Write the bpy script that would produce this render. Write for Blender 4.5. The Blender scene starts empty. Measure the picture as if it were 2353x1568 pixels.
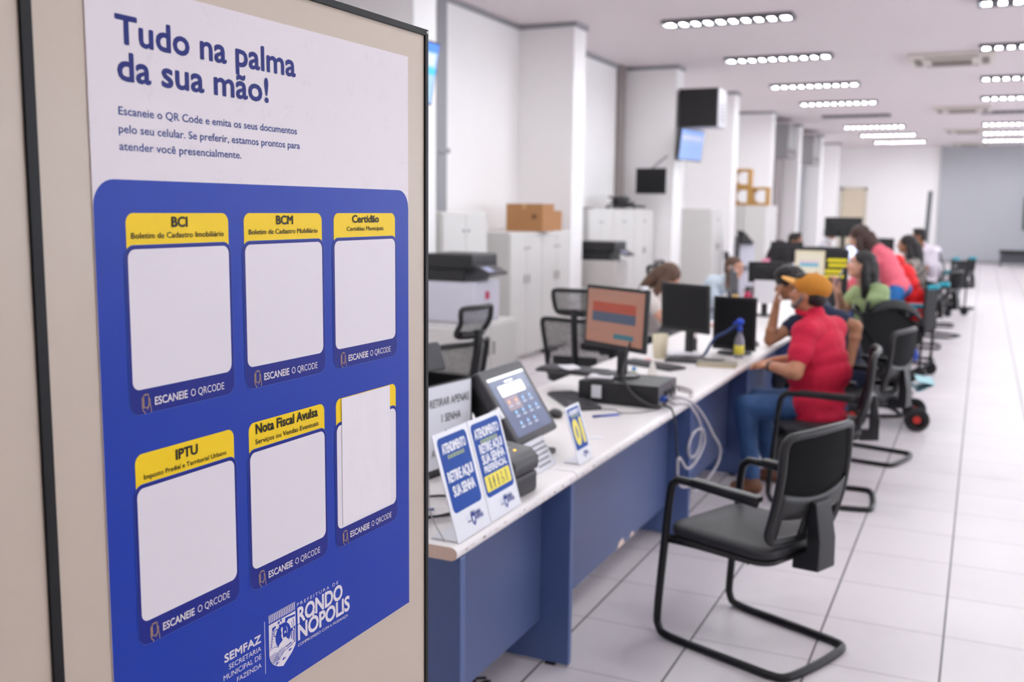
import bpy, math, random
from mathutils import Vector, Matrix, Euler
random.seed(7)
SC = bpy.context.scene
COL = SC.collection
PI = math.pi

# ------------------------------------------------------------------ camera
cam_d = bpy.data.cameras.new('camera')
cam = bpy.data.objects.new('camera', cam_d)
COL.objects.link(cam)
cam_d.sensor_width = 36.0
cam_d.sensor_fit = 'HORIZONTAL'
cam_d.lens = 36.0 * 2314.685 / 2353.0
cam_d.clip_start = 0.05
cam_d.clip_end = 120
cam.matrix_world = Matrix(((0.9064701, -0.0650460, 0.4172300, 0.0),
                           (0.4221308, 0.1142259, -0.8993097, 0.0),
                           (0.0108380, 0.9913231, 0.1310003, 1.70),
                           (0, 0, 0, 1)))
cam_d.dof.use_dof = True
cam_d.dof.focus_distance = 1.75
cam_d.dof.aperture_fstop = 3.6
SC.camera = cam

# ------------------------------------------------------------------ world, exposure
w = bpy.data.worlds.new('world')
w.use_nodes = True
w.node_tree.nodes['Background'].inputs[0].default_value = (0.95, 0.97, 1.0, 1)
w.node_tree.nodes['Background'].inputs[1].default_value = 4.8
SC.world = w
SC.view_settings.view_transform = 'Standard'
SC.view_settings.look = 'None'
SC.view_settings.gamma = 1
SC.view_settings.exposure = 0.82
SC.view_settings.use_curve_mapping = False
SC.cycles.max_bounces = 7
SC.cycles.diffuse_bounces = 5
SC.cycles.glossy_bounces = 3
SC.cycles.transmission_bounces = 4
SC.cycles.sample_clamp_indirect = 6.0
SC.cycles.sample_clamp_direct = 30.0
SC.cycles.use_denoising = True
SC.cycles.caustics_reflective = False
SC.cycles.caustics_refractive = False
TUBE_STRENGTH = 150.0      # fluorescent tubes of the ceiling fixtures

# ------------------------------------------------------------------ materials
def lin(c):
    out = []
    for v in c[:3]:
        v /= 255.0
        out.append(v / 12.92 if v <= 0.04045 else ((v + 0.055) / 1.055) ** 2.4)
    return (*out, 1.0)

MATS = {}
def mat(name, rgb, rough=0.5, metal=0.0, var=0.06, scale=8.0, bump=0.0, emit=0.0, alpha=1.0, coat=0.0, sub=0.0, spec=0.5, trans=0.0, bscale=None):
    """Principled material whose colour is broken up by a procedural noise."""
    if name in MATS:
        return MATS[name]
    m = bpy.data.materials.new(name)
    m.use_nodes = True
    nt = m.node_tree
    b = nt.nodes['Principled BSDF']
    c = lin(rgb)
    b.inputs['Base Color'].default_value = c
    b.inputs['Roughness'].default_value = rough
    b.inputs['Metallic'].default_value = metal
    b.inputs['Specular IOR Level'].default_value = spec
    tc = nt.nodes.new('ShaderNodeTexCoord')
    if var:
        n = nt.nodes.new('ShaderNodeTexNoise')
        n.inputs['Scale'].default_value = scale
        n.inputs['Detail'].default_value = 3
        nt.links.new(tc.outputs['Object'], n.inputs['Vector'])
        r = nt.nodes.new('ShaderNodeMapRange')
        r.inputs['To Min'].default_value = 1 - var
        r.inputs['To Max'].default_value = 1 + var
        nt.links.new(n.outputs['Fac'], r.inputs['Value'])
        mx = nt.nodes.new('ShaderNodeVectorMath')
        mx.operation = 'SCALE'
        mx.inputs[0].default_value = c[:3]
        nt.links.new(r.outputs[0], mx.inputs['Scale'])
        nt.links.new(mx.outputs[0], b.inputs['Base Color'])
    if bump:
        n2 = nt.nodes.new('ShaderNodeTexNoise')
        n2.inputs['Scale'].default_value = bscale or scale * 6
        nt.links.new(tc.outputs['Object'], n2.inputs['Vector'])
        bp = nt.nodes.new('ShaderNodeBump')
        bp.inputs['Strength'].default_value = bump
        bp.inputs['Distance'].default_value = 0.01
        nt.links.new(n2.outputs['Fac'], bp.inputs['Height'])
        nt.links.new(bp.outputs[0], b.inputs['Normal'])
    if emit:
        b.inputs['Emission Color'].default_value = c
        b.inputs['Emission Strength'].default_value = emit
    if alpha < 1:
        b.inputs['Alpha'].default_value = alpha
    if coat:
        b.inputs['Coat Weight'].default_value = coat
        b.inputs['Coat Roughness'].default_value = 0.1
    if sub:
        b.inputs['Subsurface Weight'].default_value = sub
        b.inputs['Subsurface Radius'].default_value = (0.02, 0.008, 0.004)
    if trans:
        b.inputs['Transmission Weight'].default_value = trans
    MATS[name] = m
    return m

# ------------------------------------------------------------------ geometry collector
class G:
    """Collects verts/faces of one mesh. Optional matrix maps local shapes."""
    def __init__(s):
        s.v = []; s.f = []; s.m = []; s.mi = 0; s.X = Matrix.Identity(4)
    def add(s, vs, fs):
        o = len(s.v)
        for p in vs:
            s.v.append(tuple(s.X @ Vector(p)))
        for f in fs:
            s.f.append([o + i for i in f]); s.m.append(s.mi)
    def box(s, x0, x1, y0, y1, z0, z1):
        if x0 > x1: x0, x1 = x1, x0
        if y0 > y1: y0, y1 = y1, y0
        if z0 > z1: z0, z1 = z1, z0
        vs = [(x, y, z) for z in (z0, z1) for y in (y0, y1) for x in (x0, x1)]
        s.add(vs, [(0, 2, 3, 1), (4, 5, 7, 6), (0, 1, 5, 4), (2, 6, 7, 3), (0, 4, 6, 2), (1, 3, 7, 5)])
        return s
    def cyl(s, p0, p1, r0, r1=None, n=16):
        r1 = r0 if r1 is None else r1
        p0 = Vector(p0); p1 = Vector(p1)
        d = (p1 - p0).normalized()
        a = d.orthogonal().normalized(); b = d.cross(a)
        vs = []
        for p, r in ((p0, r0), (p1, r1)):
            for i in range(n):
                t = 2 * PI * i / n
                vs.append(tuple(p + a * r * math.cos(t) + b * r * math.sin(t)))
        fs = [(i, (i + 1) % n, n + (i + 1) % n, n + i) for i in range(n)]
        fs += [tuple(range(n - 1, -1, -1)), tuple(range(n, 2 * n))]
        s.add(vs, fs)
        return s
    def lathe(s, c, prof, n=20, axis='z'):
        vs = []; k = len(prof)
        for i in range(n):
            t = 2 * PI * i / n
            for r, h in prof:
                q = (r * math.cos(t), r * math.sin(t), h)
                if axis == 'y': q = (q[0], q[2], -q[1])
                if axis == 'x': q = (q[2], q[0], q[1])
                vs.append((c[0] + q[0], c[1] + q[1], c[2] + q[2]))
        fs = []
        for i in range(n):
            j = (i + 1) % n
            for a in range(k - 1):
                fs.append((i * k + a, j * k + a, j * k + a + 1, i * k + a + 1))
        if prof[0][0] > 1e-6: fs.append(tuple(i * k for i in range(n))[::-1])
        if prof[-1][0] > 1e-6: fs.append(tuple(i * k + k - 1 for i in range(n)))
        s.add(vs, fs)
        return s
    def tube(s, pts, r, n=10, closed=False):
        P = [Vector(p) for p in pts]; N = len(P)
        R = r if isinstance(r, (list, tuple)) else [r] * N
        vs = []; a = None
        for i, p in enumerate(P):
            if closed: d = P[(i + 1) % N] - P[i - 1]
            else: d = P[min(i + 1, N - 1)] - P[max(i - 1, 0)]
            d.normalize()
            if a is None: a = d.orthogonal().normalized()
            a = (a - d * a.dot(d)); 
            if a.length < 1e-5: a = d.orthogonal()
            a.normalize(); b = d.cross(a)
            for j in range(n):
                t = 2 * PI * j / n
                vs.append(tuple(p + (a * math.cos(t) + b * math.sin(t)) * R[i]))
        fs = []
        for i in range(N if closed else N - 1):
            k = (i + 1) % N
            for j in range(n):
                l = (j + 1) % n
                fs.append((i * n + j, i * n + l, k * n + l, k * n + j))
        if not closed:
            fs.append(tuple(range(n - 1, -1, -1))); fs.append(tuple(range((N - 1) * n, N * n)))
        s.add(vs, fs)
        return s
    def ell(s, c, r, M=None, nu=20, nv=12):
        c = Vector(c); vs = []
        if not isinstance(r, (tuple, list)): r = (r, r, r)
        for i in range(1, nv):
            ph = PI * i / nv
            for j in range(nu):
                t = 2 * PI * j / nu
                q = Vector((r[0] * math.sin(ph) * math.cos(t), r[1] * math.sin(ph) * math.sin(t), r[2] * math.cos(ph)))
                if M is not None: q = M @ q
                vs.append(tuple(c + q))
        for sg in (1, -1):
            q = Vector((0, 0, sg * r[2]))
            if M is not None: q = M @ q
            vs.append(tuple(c + q))
        T = (nv - 1) * nu; fs = []
        for j in range(nu):
            k = (j + 1) % nu
            fs.append((T, j, k))
            for i in range(nv - 2):
                fs.append((i * nu + j, (i + 1) * nu + j, (i + 1) * nu + k, i * nu + k))
            fs.append((T + 1, (nv - 2) * nu + k, (nv - 2) * nu + j))
        s.add(vs, fs)
        return s
    def cap(s, p0, p1, r0, r1=None, n=14):
        """capsule: tapered cylinder with ball ends"""
        r1 = r0 if r1 is None else r1
        s.cyl(p0, p1, r0, r1, n); s.ell(p0, r0, nu=n, nv=8); s.ell(p1, r1, nu=n, nv=8)
        return s
    # ---- flat print, in the local y-z plane facing +x at height h
    def flat(s, pts, h=0.0):
        a = sum(pts[i][0] * pts[(i + 1) % len(pts)][1] - pts[(i + 1) % len(pts)][0] * pts[i][1] for i in range(len(pts)))
        if a < 0: pts = pts[::-1]
        s.add([(h, p[0], p[1]) for p in pts], [tuple(range(len(pts)))])
        return s
    def stroke(s, pts, wd, h=0.0, closed=False):
        P = [Vector((p[0], p[1])) for p in pts]
        n = len(P); rng = range(n if closed else n - 1)
        for i in rng:
            a, b = P[i], P[(i + 1) % n]
            d = b - a
            if d.length < 1e-7: continue
            d.normalize(); q = Vector((-d.y, d.x)) * wd / 2; e = d * wd * 0.3
            s.flat([tuple(a - q - e), tuple(b - q + e), tuple(b + q + e), tuple(a + q - e)], h)
        return s
    def build(s, name, mats, parent=None, bevel=0, smooth=False, seg=2, loc=None, rot=None):
        me = bpy.data.meshes.new(name)
        me.from_pydata(s.v, [], s.f)
        if not isinstance(mats, (list, tuple)): mats = [mats]
        for m in mats: me.materials.append(m)
        if len(mats) > 1:
            for p, i in zip(me.polygons, s.m): p.material_index = i
        if smooth:
            for p in me.polygons: p.use_smooth = True
        me.update()
        o = bpy.data.objects.new(name, me); COL.objects.link(o)
        if parent: o.parent = parent
        if loc: o.location = loc
        if rot: o.rotation_euler = rot
        if bevel:
            b = o.modifiers.new('bevel', 'BEVEL'); b.width = bevel; b.segments = seg; b.limit_method = 'ANGLE'; b.angle_limit = math.radians(50)
            for p in me.polygons: p.use_smooth = True
            o.modifiers.new('wn', 'WEIGHTED_NORMAL').keep_sharp = True
        return o

def rrect(y0, y1, z0, z1, r, n=6, corners=(1, 1, 1, 1)):
    """rounded rectangle, corners order: bottom-left, bottom-right, top-right, top-left"""
    pts = []
    for (cx, cz, a0, k) in ((y0, z0, PI, 0), (y1, z0, 1.5 * PI, 1), (y1, z1, 0, 2), (y0, z1, 0.5 * PI, 3)):
        rr = r * corners[k]
        if rr <= 0: pts.append((cx, cz)); continue
        ox = cx + (rr if k in (0, 3) else -rr); oz = cz + (rr if k in (0, 1) else -rr)
        for i in range(n + 1):
            t = a0 + 0.5 * PI * i / n
            pts.append((ox + rr * math.cos(t), oz + rr * math.sin(t)))
    return pts

def crv(pts, n=8, closed=False):
    """Catmull-Rom through points"""
    P = [Vector(p) for p in pts]; out = []
    N = len(P); rng = range(N if closed else N - 1)
    for i in rng:
        if closed: a, b, c, d = P[i - 1], P[i], P[(i + 1) % N], P[(i + 2) % N]
        else: a, b, c, d = P[max(i - 1, 0)], P[i], P[i + 1], P[min(i + 2, N - 1)]
        for k in range(n):
            t = k / n
            out.append(0.5 * ((2 * b) + (c - a) * t + (2 * a - 5 * b + 4 * c - d) * t * t + (3 * b - a - 3 * c + d) * t ** 3))
    if not closed: out.append(P[-1])
    return out

_tc = {}
def glyphs(body, bold=0.0, spacing=1.0, shear=0.0):
    key = (body, bold, spacing, shear)
    if key in _tc: return _tc[key]
    cu = bpy.data.curves.new('lettering', 'FONT')
    cu.body = body; cu.size = 1.0; cu.space_character = spacing; cu.shear = shear
    cu.resolution_u = 3
    ob = bpy.data.objects.new('lettering', cu); COL.objects.link(ob)
    bpy.context.view_layer.update()
    dg = bpy.context.evaluated_depsgraph_get()
    me = ob.evaluated_get(dg).to_mesh()
    vs = [(v.co.x, v.co.y) for v in me.vertices]; fs = [tuple(p.vertices) for p in me.polygons]
    ob.evaluated_get(dg).to_mesh_clear()
    bpy.data.objects.remove(ob); bpy.data.curves.remove(cu)
    _tc[key] = (vs, fs)
    return _tc[key]

def text(g, body, y0, y1, zb, cap, h=0.0, bold=0.0, spacing=1.0, slope=0.0, fixed=None, shear=0.0):
    """lettering in the local y-z plane fitted between y0 and y1, baseline zb, capital height cap"""
    vs, fs = glyphs(body, 0, spacing, shear)
    hv, _ = glyphs('H', 0, 1.0, 0.0)
    hb = min(v[1] for v in hv); ht = max(v[1] for v in hv)
    x0 = min(v[0] for v in vs); x1 = max(v[0] for v in vs)
    sy = cap / (ht - hb); sx = (y1 - y0) / (x1 - x0)
    if fixed is not None:
        sx = sy * fixed
        mid = (y0 + y1) / 2; y0 = mid - sx * (x1 - x0) / 2
    k = max(0.0, bold) * sy * .9           # heavier strokes: the outline repeated on a small circle
    y0 += k; sx = max(1e-6, (y1 - k - y0) / (x1 - x0)) if fixed is None else sx
    offs = [(0, 0)] + ([(k * math.cos(t * PI / 4), k * math.sin(t * PI / 4)) for t in range(8)] if k > 0 else [])
    for i_, (oy, oz) in enumerate(offs):
        g.add([(h + i_ * 2.5e-5, y0 + (a - x0) * sx + oy, zb + (b - hb) * sy + oz + slope * (a - x0) * sx) for a, b in vs], fs)

# ------------------------------------------------------------------ object helpers
def empty(name, loc=(0, 0, 0), rz=0.0, rot=None, parent=None):
    o = bpy.data.objects.new(name, None); COL.objects.link(o)
    o.empty_display_size = 0.1
    o.location = loc; o.rotation_euler = rot if rot else (0, 0, rz)
    if parent: o.parent = parent
    return o
def tag(o, label=None, cat=None, group=None, kind=None):
    if label: o['label'] = label
    if cat: o['category'] = cat
    if group: o['group'] = group
    if kind: o['kind'] = kind
    return o
def thing(name, label, cat, loc=(0, 0, 0), rz=0.0, group=None, rot=None):
    return tag(empty(name, loc, rz, rot), label, cat, group)
def copy_tree(o, parent=None, loc=None, rz=None, label=None):
    c = o.copy(); COL.objects.link(c)
    if parent is not None: c.parent = parent
    if loc is not None: c.location = loc
    if rz is not None: c.rotation_euler = (0, 0, rz)
    if label: c['label'] = label
    for ch in [x for x in COL.objects if x.parent == o]:
        k = ch.copy(); COL.objects.link(k); k.parent = c
        for g2 in [x for x in COL.objects if x.parent == ch]:
            q = g2.copy(); COL.objects.link(q); q.parent = k
    return c
def struct(o): o['kind'] = 'structure'; return o
# ------------------------------------------------------------------ the room
M_wall = mat('white_wall_paint', (248, 245, 244), 0.55, var=0.015, scale=1.5)
M_ceil = mat('ceiling_paint', (226, 217, 218), 0.7, var=0.012, scale=1.0)
M_wgray = mat('grey_wall_paint', (178, 179, 184), 0.6, var=0.03, scale=1.0)
M_trimg = mat('grey_trim', (150, 149, 153), 0.5)
M_creamdoor = mat('cream_door_paint', (226, 210, 186), 0.45)

def floor_material():
    m = bpy.data.materials.new('white_floor_tiles'); m.use_nodes = True
    nt = m.node_tree; N = nt.nodes; L = nt.links
    b = N['Principled BSDF']
    tc = N.new('ShaderNodeTexCoord'); sp = N.new('ShaderNodeSeparateXYZ'); L.new(tc.outputs['Object'], sp.inputs[0])
    def math_(op, a, bb=None):
        n = N.new('ShaderNodeMath'); n.operation = op
        for i, v in enumerate((a, bb)):
            if v is None: continue
            if isinstance(v, (int, float)): n.inputs[i].default_value = v
            else: L.new(v, n.inputs[i])
        return n.outputs[0]
    def line(sock, off, pitch, wd):
        q = math_('ADD', sock, 100 * pitch - off)
        q = math_('PINGPONG', q, pitch / 2)
        return math_('LESS_THAN', q, wd / 2)
    lx = line(sp.outputs[0], -0.040, 0.456, 0.0085)
    ly = line(sp.outputs[1], 4.266, 0.4665, 0.0060)
    # per tile brightness
    ix = math_('FLOOR', math_('DIVIDE', math_('ADD', sp.outputs[0], 0.040), 0.456))
    iy = math_('FLOOR', math_('DIVIDE', math_('SUBTRACT', sp.outputs[1], 4.266), 0.4665))
    cb = N.new('ShaderNodeCombineXYZ'); L.new(ix, cb.inputs[0]); L.new(iy, cb.inputs[1])
    wn = N.new('ShaderNodeTexWhiteNoise'); wn.noise_dimensions = '2D'; L.new(cb.outputs[0], wn.inputs['Vector'])
    ns = N.new('ShaderNodeTexNoise'); ns.inputs['Scale'].default_value = 2.2; ns.inputs['Detail'].default_value = 6; L.new(tc.outputs['Object'], ns.inputs['Vector'])
    dirt = N.new('ShaderNodeMapRange'); dirt.inputs['From Min'].default_value = 0.58; dirt.inputs['From Max'].default_value = 0.8
    dirt.inputs['To Min'].default_value = 1.0; dirt.inputs['To Max'].default_value = 0.93; L.new(ns.outputs['Fac'], dirt.inputs['Value'])
    br = N.new('ShaderNodeMapRange'); br.inputs['To Min'].default_value = 0.965; br.inputs['To Max'].default_value = 1.0; L.new(wn.outputs['Value'], br.inputs['Value'])
    f = math_('MULTIPLY', br.outputs[0], dirt.outputs[0])
    sc = N.new('ShaderNodeVectorMath'); sc.operation = 'SCALE'; sc.inputs[0].default_value = lin((222, 214, 216))[:3]; L.new(f, sc.inputs['Scale'])
    m1 = N.new('ShaderNodeMix'); m1.data_type = 'RGBA'; L.new(ly, m1.inputs[0]); L.new(sc.outputs[0], m1.inputs[6]); m1.inputs[7].default_value = lin((168, 158, 160))
    m2 = N.new('ShaderNodeMix'); m2.data_type = 'RGBA'; L.new(lx, m2.inputs[0]); L.new(m1.outputs[2], m2.inputs[6]); m2.inputs[7].default_value = lin((92, 88, 90))
    L.new(m2.outputs[2], b.inputs['Base Color'])
    rg = N.new('ShaderNodeMapRange'); rg.inputs['To Min'].default_value = 0.34; rg.inputs['To Max'].default_value = 0.5; L.new(ns.outputs['Fac'], rg.inputs['Value'])
    L.new(rg.outputs[0], b.inputs['Roughness'])
    b.inputs['Specular IOR Level'].default_value = 0.3
    return m

XL, XR, Y0, Y1, CH = -5.4, 7.6, -3.0, 38.0, 3.95
g = G(); g.box(XL - .2, XR + .2, Y0 - .2, Y1 + .2, -.15, 0); struct(g.build('floor', floor_material()))
g = G(); g.box(XL - .2, XR + .2, Y0 - .2, Y1 + .2, CH, CH + .15); struct(g.build('ceiling', M_ceil))
g = G(); g.box(XL - .2, XL, Y0, Y1, 0, CH)
PILLARS = [(7.85, -4.62), (11.75, -4.66), (15.78, -4.52), (19.6, -4.46), (23.7, -4.52), (27.5, -4.52), (31.4, -4.52), (35.2, -4.52)]
for (py, px) in PILLARS:
    g.box(XL - .01, px, py, py + .40, 0, CH)
struct(g.build('wall_left', M_wall))
# rear wall: white part with the door, then a grey part standing a little forward
g = G(); g.box(XL - .2, XR + .2, Y1, Y1 + .2, 0, CH); struct(g.build('wall_back', M_wall))
g = G(); g.box(-1.47, XR, Y1 - .12, Y1, 0, CH); struct(g.build('wall_back_grey', M_wgray))
bpy.data.objects['wall_back_grey'].name = 'wall_back.001'
# right wall with a band of windows, front wall behind the camera
def pane_glass():
    m = bpy.data.materials.new('window_glass'); m.use_nodes = True
    nt = m.node_tree; b = nt.nodes['Principled BSDF']; b.inputs['Roughness'].default_value = .05
    b.inputs['Base Color'].default_value = lin((225, 238, 245))
    tr = nt.nodes.new('ShaderNodeBsdfTransparent'); tr.inputs[0].default_value = (.94, .97, 1, 1)
    mx = nt.nodes.new('ShaderNodeMixShader'); mx.inputs[0].default_value = .08
    nt.links.new(tr.outputs[0], mx.inputs[1]); nt.links.new(b.outputs[0], mx.inputs[2]); nt.links.new(mx.outputs[0], nt.nodes['Material Output'].inputs[0])
    return m
M_glass = pane_glass()
gw = G()
gw.box(XR, XR + .2, Y0, Y1, 0, 1.0); gw.box(XR, XR + .2, Y0, Y1, 3.0, CH)
for i in range(11):
    yy = Y0 + i * 4.1
    gw.box(XR, XR + .2, yy, min(yy + (4.1 if i < 1 else 1.1), Y1), 1.0, 3.0)
struct(gw.build('wall_right', M_wall))
for i in range(1, 10):
    yy = Y0 + i * 4.1 + 1.1
    wf = G()
    for (a, b) in ((yy, yy + .05), (yy + 1.475, yy + 1.525), (yy + 2.95, yy + 3.0)): wf.box(XR + .06, XR + .12, a, b, 1.0, 3.0)
    wf.box(XR + .06, XR + .12, yy, yy + 3, 1.0, 1.05); wf.box(XR + .06, XR + .12, yy, yy + 3, 2.95, 3.0)
    o = struct(wf.build('window_%d' % i, M_trimg))
    pg = G(); pg.box(XR + .085, XR + .095, yy + .05, yy + 2.95, 1.05, 2.95); pg.build('pane', M_glass, o)
g = G(); g.box(XL - .2, XR + .2, Y0 - .2, Y0, 0, CH); struct(g.build('wall_front', M_wall))

# grey shadow-gap cornice round the wall and pillars
g = G(); cz0, cz1, cp = CH - .055, CH, .035
prev = Y0
for (py, px) in PILLARS:
    g.box(XL, XL + cp, prev, py, cz0, cz1)
    g.box(XL, px + cp, py - cp, py, cz0, cz1)
    g.box(px, px + cp, py, py + .40, cz0, cz1)
    prev = py + .40
g.box(XL, XL + cp, prev, Y1, cz0, cz1)
struct(g.build('trim_1', M_trimg))
# vertical grey window posts seen in the recesses
g = G(); g.box(XL, XL + .09, 9.50, 9.72, 0, CH); g.box(XL + .09, XL + .11, 9.46, 9.76, 2.28, 2.33); struct(g.build('trim_2', M_trimg))
g = G(); g.box(XL, XL + .08, 15.45, 15.70, 0, CH); struct(g.build('trim_3', mat('taupe_trim', (150, 140, 138), .5)))
g = G(); g.box(XL, XL + .5, 26.4, 27.4, 0, CH - .6); struct(g.build('trim_4', mat('taupe_trim', (150, 140, 138), .5)))
g = G(); g.box(XL, XL + .45, 30.5, 31.3, 0, CH - .6); struct(g.build('trim_5', M_trimg))
g = G(); g.box(XL, XL + .015, Y0, Y1, 0, .09); struct(g.build('baseboard_left', M_trimg))
g = G(); g.box(-1.47, XR, Y1 - .14, Y1 - .12, 0, .09); struct(g.build('baseboard_back', M_trimg))
# door in the back wall
g = G(); g.box(-4.72, -4.62, Y1 - .05, Y1, 0, 2.56); g.box(-3.92, -3.82, Y1 - .05, Y1, 0, 2.56); g.box(-4.72, -3.82, Y1 - .05, Y1, 2.46, 2.56)
dr = struct(g.build('door_1', mat('door_frame_paint', (214, 204, 186), .45)))
g = G(); g.box(-4.62, -3.92, Y1 - .035, Y1 - .002, 0.01, 2.46); g.build('door_leaf', M_creamdoor, dr, bevel=.004)
g = G(); g.cyl((-4.0, Y1 - .035, 1.08), (-4.0, Y1 - .09, 1.08), .02); g.box(-4.12, -3.98, Y1 - .1, Y1 - .08, 1.065, 1.095); g.box(-4.03, -3.97, Y1 - .045, Y1 - .035, .98, 1.24); g.build('door_handle', mat('dark_handle', (70, 66, 64), .35, .6), dr, bevel=.003)

# ------------------------------------------------------------------ ceiling lights
M_fix = mat('fixture_white_enamel', (235, 235, 238), 0.3)
M_refl = mat('polished_louvre', (66, 68, 76), 0.5, 0.0, var=0)
M_tube = mat('lit_tube', (243, 248, 251), 0.5, var=0, emit=TUBE_STRENGTH)
M_tube_off = mat('unlit_tube', (238, 236, 240), 0.4, var=0)
def light_fixture(label, lit=True, loc=(0, 0, 0), name='ceiling_light'):
    t = thing(name, label, 'ceiling light', loc, group=None)
    a, b, hgt = .765, .155, .05
    g = G()
    for (x0, x1, y0, y1) in ((-a, a, -b, -b + .018), (-a, a, b - .018, b), (-a, -a + .02, -b + .018, b - .018), (a - .02, a, -b + .018, b - .018)):
        g.box(x0, x1, y0, y1, -hgt, 0)
    g.box(-a + .02, a - .02, -b + .018, b - .018, -.008, 0)
    g.build('housing', mat('fixture_grey_enamel', (96, 96, 102), .5), t)
    g = G()
    for i in range(10):
        x = -a + .02 + (2 * a - .04) * (i + .5) / 10 - .0765 + .0765
        g.box(x - .040 + .074, x + .040 + .074, -b + .019, b - .019, -hgt + .002, -.012) if i < 9 else None
    for sgn in (-1, 1):
        y = sgn * (b - .02)
        g.add([(-a + .02, y, -hgt), (a - .02, y, -hgt), (a - .02, y * .62, -.02), (-a + .02, y * .62, -.02)], [(0, 1, 2, 3)])
    g.add([(-a + .02, -.012, -.02), (a - .02, -.012, -.02), (a - .02, 0, -hgt + .01), (-a + .02, 0, -hgt + .01), (-a + .02, .012, -.02), (a - .02, .012, -.02)], [(0, 1, 2, 3), (3, 2, 5, 4)])
    g.build('louvre', M_refl, t)
    for y in (-.065, .065):
        g = G(); g.cyl((-a + .05, y, -.030), (a - .05, y, -.030), .014, n=8)
        g.build('tube', M_tube if lit else M_tube_off, t, smooth=True)
    return t
rows_y = [-1.0, 2.35, 5.65, 8.95, 12.2, 15.42, 18.92, 22.12, 25.3, 28.5, 31.6, 34.8]
ordn = ['nearest', 'second', 'third', 'fourth', 'fifth', 'sixth', 'seventh', 'eighth']
lit0 = light_fixture('nearest long louvred ceiling light of the row over the desks, fully bright', True, (-2.9, 12.2, CH))
near_off = light_fixture('unlit long louvred ceiling light outside the photographed part of the hall', False, (-2.9, -1.0, CH))
near_off['group'] = 'unlit lights outside the view'
off0 = light_fixture('fifth long louvred ceiling light of the row over the desks, unlit', False, (-2.77, 25.3, CH))
col_x = [-2.9, .55, 4.0]
for ci, cx in enumerate(col_x):
    k = 0
    for ri, y in enumerate(rows_y):
        seen = (ci == 0 and y > 10) or (ci == 1 and y > 10)
        k += seen
        x = cx + (max(0, y - 25) * .03 if ci == 0 else 0)
        if ci == 0 and abs(y - 12.2) < .01 or ci == 0 and y == -1.0: continue
        if y < 0 or ci == 2:
            c = copy_tree(near_off, loc=(x, y, CH)); continue
        if ci == 0 and abs(y - 25.3) < .01: off0.location.x = x; continue
        if ci == 0 and seen:
            lab = ordn[k - 1] + ' long louvred ceiling light of the row over the desks, counted from the camera'
        elif ci == 1 and seen:
            lab = ordn[k - 1] + ' long louvred ceiling light of the row over the aisle at the right edge'
        else:
            lab = 'long louvred ceiling light outside the photographed part of the hall'
        dim = abs(y - 25.3) < .01
        if dim: lab = lab.replace('louvred', 'unlit louvred')
        c = copy_tree(off0 if dim else lit0, loc=(x, y, CH), label=lab)
        c['group'] = 'lights over the desks' if (ci == 0 and seen) else ('lights over the aisle' if ci == 1 and seen else 'lights outside the view')
lit0['group'] = off0['group'] = 'lights over the desks'

# ------------------------------------------------------------------ ceiling cassette air conditioners
M_ac = mat('ac_plastic', (216, 208, 200), 0.45)
M_acd = mat('ac_slot', (120, 110, 102), 0.6)
def cassette():
    t = thing('ceiling_air_conditioner', 'x', 'air conditioner')
    g = G(); g.box(-.57, .57, -.57, .57, -.06, 0); g.build('panel', M_ac, t, bevel=.012)
    g = G(); g.box(-.30, .30, -.30, .30, -.078, -.06); g.build('return_grille', M_ac, t, bevel=.004)
    g = G()
    for i in range(9): g.box(-.27, .27, -.27 + i * .062, -.245 + i * .062, -.082, -.078)
    g.build('grille_slats', M_acd, t)
    for (x0, x1, y0, y1) in ((-.36, .36, -.50, -.40), (-.36, .36, .40, .50), (-.50, -.40, -.36, .36), (.40, .50, -.36, .36)):
        g = G(); g.box(x0, x1, y0, y1, -.066, -.058); g.build('air_outlet', M_acd, t)
    return t
ac = cassette()
ac.location = (-.58, 16.4, CH)
ac['label'] = 'nearest square ceiling cassette air conditioner, between the two rows of lights'
ac['group'] = 'ceiling air conditioners'
for y, l in ((24.3, 'second square ceiling cassette air conditioner, beyond the nearest one'), (30.7, 'third square ceiling cassette air conditioner, small, between the light rows'), (36.6, 'farthest square ceiling cassette air conditioner, just before the grey back wall')):
    copy_tree(ac, loc=(-.58, y, CH), label=l)
# ------------------------------------------------------------------ the near partition and its poster
M_cream = mat('cream_laminate', (200, 184, 167), 0.36, var=0.015, scale=30, bump=0.03, bscale=900)
M_blk = mat('black_anodised_frame', (16, 16, 18), 0.45, spec=.25)
PT = thing('partition_screen', 'tall cream laminate partition with black frame, nearest to the camera', 'partition', (-1.0, 1.7, 0), math.radians(-.8))
g = G(); g.box(-.04, -.004, -.845, .043, .06, 2.028); g.build('board', M_cream, PT)
g = G(); g.box(-.04, -.004, -1.9, -.861, .06, 2.028); g.build('board', M_cream, PT)
g = G(); g.box(-.046, 0, -.861, -.845, 0, 2.040); g.build('frame_post', M_blk, PT, bevel=.001)
g = G(); g.box(-.046, 0, .043, .0545, 0, 2.040); g.build('frame_post', M_blk, PT, bevel=.001)
g = G(); g.box(-.046, 0, -.845, .043, 2.028, 2.040); g.build('frame_rail', M_blk, PT, bevel=.001)
g = G(); g.box(-.046, 0, -1.9, -.861, 2.028, 2.040); g.build('frame_rail', M_blk, PT, bevel=.001)
g = G(); g.box(-.046, 0, -.845, .043, .03, .06); g.build('frame_rail', M_blk, PT, bevel=.001)
g = G(); g.box(-.046, 0, -1.9, -.861, .03, .06); g.build('frame_rail', M_blk, PT, bevel=.001)
g = G(); g.cyl((.0005, .049, 2.034), (-.002, .049, 2.034), .003); g.build('screw', mat('screw_steel', (170, 168, 166), .3, .9), PT, smooth=True)
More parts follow.
